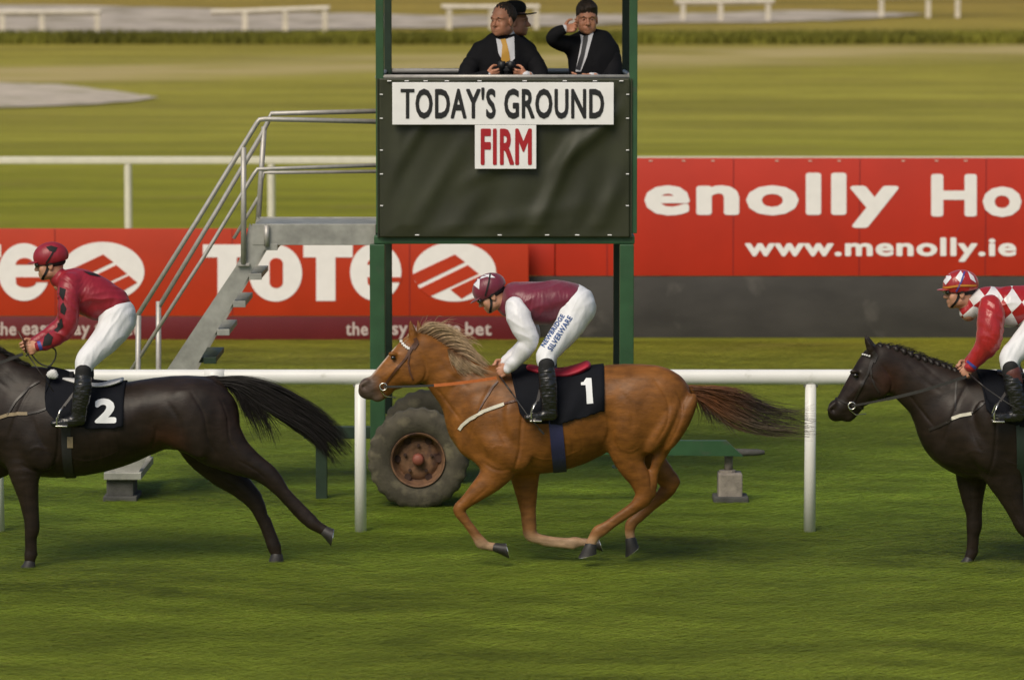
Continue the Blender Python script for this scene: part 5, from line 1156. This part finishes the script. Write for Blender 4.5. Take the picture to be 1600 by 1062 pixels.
def jockey(sp):
    J = lambda ns, k=.03: T(ppx(ns, YH, S), k)
    loc = P(sp['hip'][0], sp['hip'][1], YH); root = empty('person', loc, sp['label'], 'jockey', 'jockeys crouching over their horses')
    # frames
    hc = P(*sp['head'], YH); ph = R(sp['pitch']); yaw = R(sp.get('yaw', 6))
    fwd = Vector((-math.cos(ph) * math.cos(yaw), -math.sin(yaw), -math.sin(ph))); up = Vector((-math.sin(ph), 0, math.cos(ph)))
    MH = frame(fwd, up, hc, sp.get('hs', 1.02))
    def mir(ns): return [(n[0], n[1], n[2], -n[3]) + tuple(n[4:]) for n in ns]
    thigh, shin, foot = sp['thigh'], sp['shin'], sp['foot']; torso = sp['torso']; armn, armf = sp['armn'], sp['armf']
    thin = lambda ns, q=.82: [(n[0], n[1], n[2] * q, n[3]) + ((n[4] * q,) if len(n) > 4 and n[4] else ()) for n in ns]
    far = lambda ns: [(n[0] + 4, n[1] - 3, n[2], -n[3]) + tuple(n[4:]) for n in ns]
    pr = [J(thin(torso)), J(thin(thigh)), J(thin(far(thigh))), J(thin(shin, .8)), J(thin(far(shin), .8)), J(thin(foot, .7)), J(thin(far(foot), .7)), J(thin(armn, .7)), J(thin(armf, .7))]
    nk = xform(np.array([[-.03, 0, -.08], [-.05, 0, -.15]]), MH); sh = torso[0]; q = P(sh[0], sh[1], YH)
    pr.append(T([(*nk[0], .052, .052), (*nk[1], .055, .055), (q.x, q.y, q.z, .07, .09)], .03))
    bV, bF = sdf(pr, .010, 1)
    hV, hF = HEADS[0]; hV = xform(hV, MH)
    parts = [(bV, bF), (hV, hF)]
    for nm, left in (('handn', True), ('handf', False)):
        w_, kd, off = sp[nm]; W = P(*w_, YH + off); K = P(*kd, YH + off * .9); a = (K - W).normalized()
        parts.append(hand(GRIP, W, a, (.15, 0, 1), left, 1.0))
    V, F = joinm(*parts); mk('body', V, F, 'skin', root)
    htree = bvh(hV, hF)
    # silks
    jp = [J(torso, .03)] + [T([(q.x + .0, q.y, q.z, .09, .11), (*nk[1], .066, .07), (*(nk[0] * .75 + nk[1] * .25), .058, .060)], .03)]
    jp += [J([armn[0], armn[1]], .04), J([armf[0], armf[1]], .04)] if not sp.get('sleeve_cut') else [J([(armn[0][0] + 3, armn[0][1] - 6, 15, -.12)], .02)] if False else []
    jV, jF = sdf(jp, .006, 1, folds(.0085, 21, 17, 6, 25)); jk = mk('silk_jacket', jV, jF, sp['jacket'], root); jtree = bvh(jV, jF)
    slv = []
    for arm, sd in ((armn, 31), (armf, 37)):
        sV, sF = sdf([J(arm, .02)], .0055, 1, folds(.0062, sd, 24, 10, -40)); so_ = mk('sleeve', sV, sF, sp['sleeve'], root); slv.append((so_, sV, sF))
    # breeches
    bp = [J(sp['seat'], .04), J(thigh, .05), J(far(thigh), .05)]
    brV, brF = sdf(bp, .006, 1, folds(.0060, 44, 30, 7, 62)); br = mk('breeches', brV, brF, 'breech', root); btree = bvh(brV, brF)
    # boots
    for ns, ft, sg in ((shin, foot, -1), (far(shin), far(foot), 1)):
        oV, oF = sdf([J(ns, .02), J(ft, .02)], .005, 1, folds(.0030, 52, 45, 30, 15)); bo = mk('boot', oV, oF, 'boot', root)
        h0, h1 = ns[0], ns[1]; kn = [(h0[0] - (h1[0] - h0[0]) * .12, h0[1] - 6, h0[2] * 1.0, h0[3]), (h0[0], h0[1] + 3, h0[2] * 1.06, h0[3])]
        kV, kF = sdf([J(kn, .01)], .005, 1); mk('boot_cuff', kV, kF, 'sock', bo)
        if sp.get('boottop'):
            (x, y), (x2, y2), r_ = sp['boottop']; dx_ = 0 if sg < 0 else 4
            tV, tF = sdf([J([(x + dx_, y, r_, ns[0][3]), (x2 + dx_, y2, r_ - .5, ns[0][3])], .01)], .005, 1); mk('boot_band', tV, tF, 'boottop', bo)
    # helmet
    hl = [E((-.008, 0, .040), (.128, .100, .103), .01), ('p', (0, 0, -.012), (-.10, 0, -1), .01)]
    eV, eF = sdf(hl, .004, 1); eV = xform(eV, MH); he = mk('helmet', eV, eF, sp['helmet'], root); etree = bvh(eV, eF)
    pV, pF = sdf([E((.110, 0, .012), (.056, .072, .0085), .01), ('p', (.085, 0, 0), (-1, 0, 0), .01)], .0035, 1); mk('peak', xform(pV, MH), pF, sp['peak'], he)
    lV, lF = sdf([E((-.012, 0, -.004), (.098, .083, .050), .01), ('p', (.062, 0, 0), (1, 0, 0), .01)], .004, 1)
    mk('helmet_lining', xform(lV, MH), lF, 'sock', he)
    for poly, m_ in sp.get('cap', []): decal('cap_patch', etree, [poly], m_, he, .0025, 3)
    for line, wd, m_ in sp.get('capline', []): strap(etree, line, wd, 'goggle_strap' if m_ != 'amber' else 'cap_band', m_, he, off=.003, th=.003)
    # goggles
    gp = [E((.098, s * .033, -.006), (.018, .031, .021), .012) for s in (-1, 1)] + [E((.104, 0, -.002), (.014, .02, .010), .01)]
    gV, gF = sdf(gp, .0035, 1); gg = mk('goggles', xform(gV, MH), gF, 'goggle', root)
    mb = MB()
    L = cast_loop(htree, MH @ Vector((.0, 0, -.004)), MH.to_3x3() @ Vector((0, 0, 1)), .25, 60, .004, (0, 360)); band(mb, L, MH.to_3x3() @ Vector((0, 0, 1)), .022, .004); mb.build('goggle_band', 'sock', gg)
    # chin strap: both sides from the ear to under the chin
    cs = MB()
    for s in (-1, 1):
        pts = []
        for a in np.linspace(0, 1, 14):
            l_ = Vector((.018 + .045 * a, s * (.088 - .070 * a ** 2), -.01 - .108 * a)); c = MH @ Vector((.02, 0, l_.z)); p = MH @ l_; d = (p - c).normalized(); hh = htree.ray_cast(c + d * .3, -d)
            pts.append(((hh[0] if hh[0] is not None else p) + d * .003, d))
        band(cs, pts, MH.to_3x3() @ Vector((1, 0, .25)), .018, .005)
        e = MH @ Vector((.006, s * .090, -.038))
    cs.build('chin_strap', 'sock', he)
    return root, dict(jacket=(jk, jtree), sleeve=slv, breeches=(br, btree), helmet=(he, etree), MH=MH)

J1 = dict(label='jockey crouching in maroon silks with white sleeves and lettered white breeches, riding the chestnut', hip=(900, 478), head=(767, 458), pitch=30, hs=1.02,
    torso=[(804, 462, 17, 0, .155), (820, 468, 28, 0, .19), (845, 473, 34, 0, .195), (870, 469, 31, 0, .18), (892, 468, 26, 0, .165)],
    seat=[(884, 478, 22, 0, .16), (899, 473, 29, 0, .175), (903, 481, 25, 0, .175)],
    thigh=[(903, 485, 24, -.09, .11), (888, 510, 22, -.15, .10), (870, 534, 18.5, -.22, .082), (855, 553, 15.5, -.28, .068), (853, 563, 13.5, -.31, .060), (854, 570, 11.5, -.325, .054)],
    shin=[(854, 575, 12.5, -.34, .056), (856, 600, 14, -.355, .058), (858, 625, 13, -.355, .052), (859, 642, 11.5, -.35, .045)],
    foot=[(862, 648, 9, -.35, .038), (848, 650, 7.5, -.355, .036), (832, 651, 6.5, -.365, .040), (824, 652, 5, -.37, .034)],
    armn=[(806, 481, 17, -.15), (811, 496, 19, -.19), (820, 517, 17.5, -.215), (826, 532, 15.5, -.22), (817, 549, 13.5, -.205), (803, 566, 10.5, -.19), (794, 576, 8, -.185)],
    armf=[(808, 481, 16, .15), (818, 500, 16, .20), (830, 522, 14, .20), (816, 542, 12, .17), (796, 560, 9.5, .12), (788, 566, 8, .11)],
    handn=((795, 575), (776, 584), -.185), handf=((788, 566), (772, 577), .11), jacket='mar', sleeve='wsilk', helmet='mar', peak='mar', sleeve_cut=True,
    cap=[([(738.5, 444), (743, 437), (751, 431.5), (763, 432), (750, 436), (749, 452)], 'wsilk'), ([(756, 430), (766, 428.5), (774, 434), (765, 434)], 'wsilk')], capline=[([(766, 428), (764, 440), (761, 452), (758, 462)], 2.2, 'sock')])
r1, d1 = jockey(J1)
def thigh_text(s, a, b, h, tree, parent, m='bluetext'):
    pts, F = text_tri(s, 0, 1, 0, 1, .028, cuts=1); ax, ay = a; bx, by = b; dx, dy = bx - ax, by - ay; L = math.hypot(dx, dy); ux, uy = dx / L, dy / L
    q = [(ax + ux * L * p[0] + (uy) * h * (1 - p[1]) * -1 * -1 * 0 - (-uy) * 0 + (uy * h * (1 - p[1])), ay + uy * L * p[0] - ux * h * (1 - p[1])) for p in pts]
    decal('lettering', tree, [], m, parent, .004, tri=(q, F))
thigh_text('NEWBRIDGE', (851, 543), (883, 494), 7.2, d1['breeches'][1], d1['breeches'][0])
thigh_text('SILVERWARE', (862, 549), (895, 497), 8.8, d1['breeches'][1], d1['breeches'][0])
# second jockey
J2 = dict(label='jockey in crimson silks with black diamonds down the sleeve, riding the near-black leader', hip=(185, 488), head=(79, 409), pitch=8, hs=1.02,
    torso=[(112, 441, 20, 0, .155), (124, 449, 29, 0, .19), (143, 462, 34, 0, .195), (162, 470, 31, 0, .18), (178, 475, 25, 0, .165)],
    seat=[(172, 486, 20, 0, .155), (184, 487, 26, 0, .17), (184, 500, 25, 0, .17)],
    thigh=[(182, 504, 25, -.09, .11), (170, 524, 23, -.15, .10), (152, 544, 19.5, -.22, .085), (136, 561, 16.5, -.28, .070), (131, 570, 14, -.31, .060), (130, 578, 12, -.325, .054)],
    shin=[(130, 585, 12.5, -.34, .056), (129, 608, 14, -.355, .058), (125, 632, 13, -.355, .052), (123, 648, 11.5, -.35, .045)],
    foot=[(126, 655, 9, -.35, .038), (110, 658, 8, -.355, .036), (94, 660, 6.5, -.365, .040), (84, 661, 5, -.37, .034)],
    armn=[(108, 444, 17, -.15), (107, 462, 17, -.19), (107, 486, 16, -.215), (106, 508, 14.5, -.22), (94, 523, 13, -.205), (76, 534, 10.5, -.19), (62, 541, 8, -.185)],
    armf=[(112, 448, 16, .15), (108, 470, 15, .20), (100, 500, 13, .20), (84, 518, 12, .17), (64, 530, 9.5, .12), (52, 536, 8, .11)],
    handn=((60, 541), (38, 549), -.185), handf=((52, 535), (36, 542), .11), jacket='red2', sleeve='red2', helmet='red2', peak='red2',
    cap=[([(72, 386), (80, 384), (90, 387), (86, 394), (77, 392)], 'sock')], capline=[([(84, 392), (78, 402), (70, 414), (66, 420)], 2.0, 'sock')])
r2, d2 = jockey(J2)
so_, sV, sF = d2['sleeve'][0]; st2 = bvh(sV, sF)
for poly in ([(94, 449), (103, 452), (101, 462), (99, 470), (93, 460)], [(99, 472), (104, 482), (101, 492), (95, 488), (95, 478)], [(97, 497), (99, 510), (90, 519), (83, 516), (88, 504)], [(76, 520), (83, 526), (80, 538), (66, 541), (70, 526)]):
    decal('sleeve_diamond', st2, [poly], 'sock', so_, .004, 3)
decal('cuff_trim', st2, [[(58, 534), (63, 533), (67, 545), (62, 547)]], 'blue', so_, .004, 3)
decal('cap_seam', d2['jacket'][1], [[(130, 424), (150, 428), (158, 433), (140, 430)]], 'sock', d2['jacket'][0], .004, 4)
# third jockey
J3 = dict(label='jockey in scarlet satin with white checks and red sleeves, riding the plaited dark horse', hip=(1632, 484), head=(1500, 453), pitch=4, hs=1.04,
    torso=[(1536, 472, 19, 0, .155), (1552, 474, 27, 0, .19), (1578, 479, 32, 0, .195), (1604, 476, 30, 0, .18), (1624, 474, 26, 0, .165)],
    seat=[(1614, 486, 22, 0, .16), (1629, 480, 29, 0, .175), (1632, 488, 25, 0, .175)],
    thigh=[(1632, 492, 24, -.09, .11), (1617, 514, 22, -.15, .10), (1597, 538, 19, -.22, .084), (1580, 556, 16.5, -.28, .070), (1577, 566, 14, -.31, .060), (1577, 574, 12, -.325, .054)],
    shin=[(1579, 580, 12.5, -.34, .056), (1584, 606, 14, -.355, .058), (1590, 632, 13, -.355, .052), (1592, 644, 11.5, -.35, .045)],
    foot=[(1592, 649, 9, -.35, .038), (1578, 651, 8, -.355, .036), (1562, 651, 6.5, -.365, .040), (1553, 650, 5, -.37, .034)],
    armn=[(1548, 478, 18, -.15), (1549, 494, 21, -.19), (1547, 516, 21, -.215), (1544, 535, 19, -.22), (1533, 551, 15, -.205), (1522, 565, 11.5, -.19), (1516, 573, 9, -.185)],
    armf=[(1546, 478, 16, .15), (1548, 500, 16, .20), (1546, 524, 14, .20), (1534, 545, 12, .17), (1520, 560, 9.5, .12), (1512, 568, 8, .11)],
    handn=((1517, 572), (1504, 587), -.185), handf=((1512, 567), (1498, 577), .11), jacket='check', sleeve='red3', helmet='red3', peak='red3', sleeve_cut=True, boottop=((1581, 583), (1584, 597), 14.5),
    cap=[([(1482, 424), (1487, 434), (1478, 445), (1471, 435)], 'wsilk'), ([(1501, 423), (1507, 432), (1502, 443), (1493, 434)], 'wsilk'), ([(1512, 424), (1521, 432), (1525, 442), (1516, 436)], 'wsilk')],
    capline=[([(1468, 449), (1480, 449), (1500, 446), (1525, 446)], 3.0, 'amber'), ([(1507, 425), (1502, 440), (1496, 452), (1492, 458)], 2.4, 'blue')])
r3, d3 = jockey(J3)
so_, sV, sF = d3['sleeve'][0]; st3 = bvh(sV, sF)
decal('cuff_trim', st3, [[(1508, 563), (1512, 562), (1526, 573), (1523, 577)]], 'blue', so_, .004, 3)
decal('white_patch', d3['jacket'][1], [[(1521, 478), (1528, 480), (1529, 492), (1522, 488)]], 'wsilk', d3['jacket'][0], .004, 3)
# stirrups and leathers belong to the saddles
for root_, (fx, fy), top in ((rootA, (840, 655), (850, 584)), (rootB, (100, 663), (126, 600)), (rootC, (1562, 656), (1585, 592))):
    st = bpy.data.objects.new('stirrup', None); COL.objects.link(st); st.parent = root_; c = P(fx, fy, YH - .36); st.location = c - root_.location
    mb = MB(); A = c + Vector((-.045, -.055, -.0)); pts = [A + Vector((0, 0, 0)), A + Vector((0, 0, .05)), A + Vector((.015, .02, .10)), c + Vector((.0, 0, .135)), A + Vector((.015, .09, .10)), A + Vector((0, .11, .05)), A + Vector((0, .11, 0))]
    mb.tube(pts, [.006, .007, .008, .008, .008, .007, .006], 8).box((A.x - .012, A.y - .004, A.z - .012), (A.x + .075, A.y + .114, A.z - .002), .003); mb.build('stirrup_iron', 'metal', st, True)
    T0 = P(*top, YH - .30); mb = MB(); band(mb, [(T0.lerp(c + Vector((0, .0, .135)), t), Vector((0, -1, 0))) for t in np.linspace(0, 1, 8)], (1, 0, 0), .022, .005); mb.build('stirrup_leather', 'leather', st)
# whip
r = empty('riding_whip', P(785, 590, YH - .25), 'thin black riding whip held by the maroon jockey across the saddlecloth', 'whip')
MB().tube([P(781, 588, YH - .22), P(800, 614, YH - .36)], [.0065, .006], 8).build('handle', 'leather', r, True)
MB().tube([P(800, 614, YH - .36), P(824, 648, YH - .45), P(846, 673, YH - .46)], [.005, .004, .003], 8).build('shaft', 'brein', r, True)
mb = MB(); band(mb, [(P(842, 669, YH - .46), Vector((0, -1, 0))), (P(850, 678, YH - .46), Vector((0, -1, 0)))], (1, 0, .6), .016, .003); mb.build('flap', 'leather', r)
r = empty('riding_whip', P(1528, 590, YH - .25), 'thin black riding whip held by the scarlet jockey across his boot', 'whip')
MB().tube([P(1514, 584, YH - .22), P(1540, 606, YH - .38)], [.0065, .006], 8).build('handle', 'leather', r, True)
MB().tube([P(1540, 606, YH - .38), P(1575, 630, YH - .46), P(1612, 652, YH - .47)], [.005, .004, .003], 8).build('shaft', 'brein', r, True)
r = empty('riding_whip', P(36, 530, YH - .2), 'short brown riding whip upright in the fist of the crimson jockey', 'whip')
MB().tube([P(41, 550, YH - .20), P(38, 534, YH - .2), P(28, 517, YH - .19)], [.0075, .008, .009], 8).build('handle', 'brown', r, True)
MB().tube([P(41, 550, YH - .20), P(58, 575, YH - .26), P(84, 612, YH - .30)], [.005, .004, .003], 8).build('shaft', 'leather', r, True)
# loose loop of rein over the leader's withers
mb = MB(); pts = [P(40, 556, YH - .16), P(54, 548, YH - .15), P(72, 541, YH - .14), (P(86, 546, YH - .14)), P(86, 560, YH - .14), P(76, 572, YH - .15), P(60, 566, YH - .16), P(48, 552, YH - .17)]
c_ = cat([(p.x, p.y, p.z, 1, 1) for p in pts], 6)[:, :3]; mb.tube([tuple(v) for v in c_], .006, 8); mb.build('rein_loop', 'brein', rootB, True)

# ------------------------------------------------------------------ men on the tower
def suited(sp):
    Y = sp['Y']; s = FPX / Y; zf = P(0, 370, YF).z + .012
    root = empty('person', (P(sp['head'][0], 0, Y).x, Y, zf), sp['label'], 'man', None)
    J = lambda ns, k=.03: T(ppx(ns, Y, s), k)
    hc = P(*sp['head'], Y + sp.get('hoff', -.03)); yaw, ph = R(sp['yaw']), R(sp['pitch'])
    fwd = Vector((-math.sin(yaw) * math.cos(ph), -math.cos(yaw) * math.cos(ph), -math.sin(ph))); MH = frame(fwd, (0, 0, 1), hc, sp['hs'])
    x0 = sp['torso'][0][0]; hipz = P(0, sp['hipy'], Y); 
    legs = []
    for d in (-.10, .10):
        bx = P(sp['torso'][-1][0], 0, Y).x + d; legs.append([(bx, Y, hipz.z, .095, .10), (bx, Y, (hipz.z + zf) / 2 + .03, .075, .08), (bx, Y + .02, zf + .10, .055, .06)])
    thin = lambda ns, q=.8: [(n[0], n[1], n[2] * q, n[3]) + ((n[4] * q,) if len(n) > 4 and n[4] else ()) for n in ns]
    nk = xform(np.array([[-.03, 0, -.09], [-.05, 0, -.15]]), MH); q = P(sp['torso'][0][0], sp['torso'][0][1], Y)
    pr = [J(thin(sp['torso'])), J(thin(sp['arm1'], .7)), J(thin(sp['arm2'], .7)), T([(*nk[0], .052, .052), (q.x, q.y, q.z, .06, .06)], .03)] + [T([(a, b, c, d * .8, e * .8) for a, b, c, d, e in l_], .02) for l_ in legs]
    bV, bF = sdf(pr, .012, 1); hV, hF = HEADS[1]; hV = xform(hV, MH); parts = [(bV, bF), (hV, hF)]
    for (H, w_, a, t, left) in sp['hands']: parts.append(hand(H, P(w_[0], w_[1], Y + w_[2]), a, t, left, 1.05))
    V, F = joinm(*parts); mk('body', V, F, 'skin2', root)
    jV, jF = sdf([J(sp['torso'], .04), J(sp['arm1'][:2], .05), J(sp['arm2'][:2], .05)], .009, 1, folds(.006, 61, 12, 5, 70)); jk = mk('suit_jacket', jV, jF, 'suit', root); jt = bvh(jV, jF)
    for arm in (sp['arm1'], sp['arm2']):
        sV, sF = sdf([J(arm, .02)], .008, 1, folds(.006, 63, 18, 7, 10)); mk('sleeve', sV, sF, 'suit', root)
    for cf in sp.get('cuff', []):
        cV, cF = sdf([J(cf, .01)], .006, 1); mk('shirt_cuff', cV, cF, 'shirt', root)
    tV, tF = sdf([T(l_, .02) for l_ in legs], .010, 1); mk('trousers', tV, tF, 'suit', root)
    for l_ in legs:
        a = l_[-1]; oV, oF = sdf([T([(a[0], Y + .03, zf + .045, .042, .042), (a[0], Y - .12, zf + .036, .034, .034), (a[0], Y - .18, zf + .028, .026, .026)], .02)], .007, 1); mk('shoe', oV, oF, 'boot', root)
    # collar, shirt front and tie
    cV, cF = sdf([T([(*nk[0], .060, .060), (*nk[1], .075, .07)], .02)], .006, 1); mk('shirt_collar', cV, cF, 'shirt', root)
    sh = decal('shirt_front', jt, [sp['shirt']], 'shirt', root, .008, 4)
    decal('tie', jt, [sp['tie'][0]], sp['tie'][1], root, .014, 4)
    # hair
    if sp.get('hair') == 'short':
        pr = [E((-.020, 0, .036), (.096, .079, .091), .01), E((-.03, 0, .028), (.088, .080, .083), .01), ('p', (.046, 0, .045), (1, 0, -.52), .012), ('p', (-.01, 0, -.035), (.4, 0, -1), .015)]
    else:
        pr = [E((-.016, 0, .042), (.101, .083, .094), .01), E((.04, .02, .083), (.06, .05, .032), .02), E((.06, -.03, .070), (.035, .03, .03), .01), ('p', (.085, 0, .03), (1, 0, -.75), .015), ('p', (-.01, 0, -.045), (.5, 0, -1), .015)]
    aV, aF = sdf(pr, .005, 1, lambda V: .003 * np.sin(V[:, 0] * 210 + V[:, 2] * 60) * np.sin(V[:, 1] * 230)); mk('hair', xform(aV, MH), aF, 'dhair', root)
    for s_ in (-1, 1):
        eV, eF = sdf([E((.0855, s_ * .030, -.009), (.0065, .008, .006), .004)], .002, 1); mk('eye', xform(eV, MH), eF, 'eye', root)
        eV, eF = sdf([T([(.093, s_ * .014, .010, .004, .004), (.094, s_ * .030, .014, .0045, .0045), (.086, s_ * .045, .009, .003, .003)], .004)], .0025, 1); mk('eyebrow', xform(eV, MH), eF, 'dhair', root)
    if sp.get('hat'):
        h_ = [E((-.012, 0, .10), (.100, .086, .075), .03), ('p', (0, 0, .045), (0, 0, -1), .01), E((-.012, 0, .18), (.05, .016, .03), .03, -1)]; kV, kF = sdf(h_, .006, 1); ht = mk('hat', xform(kV, MH), kF, 'felt', root)
        n = 40; Vb = []
        for i in range(n):
            a = 2 * math.pi * i / n
            for rr, dz in ((.075, 0), (.12, -.004), (.165, .010 * math.cos(2 * a)), (.165, .006 + .010 * math.cos(2 * a)), (.12, .004), (.075, .008)): Vb.append((-.012 + rr * 1.12 * math.cos(a), rr * math.sin(a), .050 + dz))
        Fb = [[i * 6 + j, i * 6 + (j + 1) % 6, ((i + 1) % n) * 6 + (j + 1) % 6, ((i + 1) % n) * 6 + j] for i in range(n) for j in range(6)]
        mk('brim', xform(np.array(Vb), MH), Fb, 'felt', ht)
    return root
suited(dict(Y=34.3, label='man in black suit with yellow tie holding binoculars at the tower rail', head=(786, 30), yaw=38, pitch=2, hs=1.12, hipy=225, hair='short',
    torso=[(786, 81, 18, .02, .09), (786, 88, 40, 0, .115), (787, 104, 40, -.01, .14), (787, 130, 40, 0, .14), (787, 170, 38, .01, .135), (788, 222, 39, .01, .14)],
    arm1=[(750, 79, 12.5, 0), (743, 92, 14, -.02), (731, 112, 14, -.06), (734, 128, 12.5, -.14), (752, 122, 9.5, -.25), (761, 119, 8, -.29)],
    arm2=[(822, 79, 12.5, 0), (831, 92, 14, -.02), (842, 112, 14, -.06), (840, 129, 12.5, -.14), (828, 122, 9.5, -.25), (821, 119, 8, -.29)],
    hands=[(HOLD, (762, 117, -.29), (1, -.15, .12), (0, -.5, .85), False), (HOLD, (821, 117, -.29), (-1, -.15, .12), (0, -.5, .85), True)], cuff=[[(757, 120.5, 8.4, -.27), (762, 118.5, 7.6, -.295)], [(826, 120.5, 8.4, -.27), (821, 118.5, 7.6, -.295)]],
    shirt=[(775, 61), (786, 64), (803, 58), (804, 92), (796, 100), (787, 98), (779, 84)], tie=([(782, 63), (790, 62), (793, 72), (797, 94), (789, 99), (783, 94), (785, 72)], 'tie')))
suited(dict(Y=34.3, label='dark-haired man in black suit raising one hand to his chin beside the tower post', head=(917, 27), yaw=-4, pitch=6, hs=1.10, hipy=225, hair='full',
    torso=[(920, 68, 15, .02, .08), (922, 78, 34, 0, .115), (926, 95, 38, -.01, .135), (927, 125, 37, 0, .135), (927, 170, 36, .01, .13), (926, 222, 38, .01, .14)],
    arm1=[(898, 72, 14, -.02), (880, 68, 13, -.10), (865, 61, 11.5, -.18), (869, 53, 10, -.21), (879, 47, 8, -.21)],
    arm2=[(944, 64, 13, 0), (954, 84, 14.5, -.02), (957, 108, 14.5, -.06), (950, 126, 12.5, -.16), (930, 124, 9, -.27), (923, 122, 7.6, -.30)],
    hands=[(HOLD, (881, 46, -.21), (1, .05, .16), (0, .6, .8), True), (REST, (924, 120, -.30), (-1, -.1, -.05), (-.2, -1, .1), True)], cuff=[[(876, 48, 8.2, -.21), (881, 46, 7.4, -.21)], [(929, 122, 8.2, -.27), (924, 121, 7.4, -.30)]],
    shirt=[(907, 55), (916, 59), (928, 50), (924, 64), (917, 90), (908, 112), (900, 112), (905, 85), (908, 66)], tie=([(912, 58), (919, 57), (918, 66), (913, 90), (907, 110), (901, 108), (908, 84), (911, 66)], 'gtie')))
suited(dict(Y=35.3, label='person in black brimmed hat standing mostly hidden behind the man with binoculars', head=(806, 32), yaw=-75, pitch=0, hs=1.05, hipy=215, hair='short', hat=True,
    torso=[(800, 70, 18, .02, .09), (798, 84, 34, 0, .12), (798, 104, 36, 0, .13), (798, 130, 36, 0, .13), (798, 170, 35, 0, .13), (798, 215, 36, 0, .135)],
    arm1=[(772, 80, 14, 0), (766, 105, 13, 0), (766, 135, 12, -.02), (768, 160, 9, -.06)], arm2=[(824, 80, 14, 0), (829, 105, 13, 0), (829, 135, 12, -.02), (827, 160, 9, -.06)],
    hands=[(REST, (768, 161, -.06), (0, -.1, -1), (0, -1, 0), False), (REST, (827, 161, -.06), (0, -.1, -1), (0, -1, 0), True)], shirt=[(792, 70), (804, 70), (798, 95)], tie=([(796, 72), (800, 72), (798, 92)], 'gtie')))
Yb = 34.3 - .36; c = P(791, 106, Yb); r = empty('binoculars', c, 'black binoculars held at chest height by the man with the yellow tie', 'binoculars')
for dx in (-.036, .036):
    MB().tube([c + Vector((dx, .05, -.055)), c + Vector((dx, .045, -.01)), c + Vector((dx * 1.05, .04, .0)), c + Vector((dx * 1.05, .035, .05))], [.020, .021, .029, .031], 18).build('barrel', 'black', r, True)
MB().box((c.x - .03, c.y + .03, c.z - .03), (c.x + .03, c.y + .06, c.z + .01), .006).build('bridge', 'black', r)
# ---- end
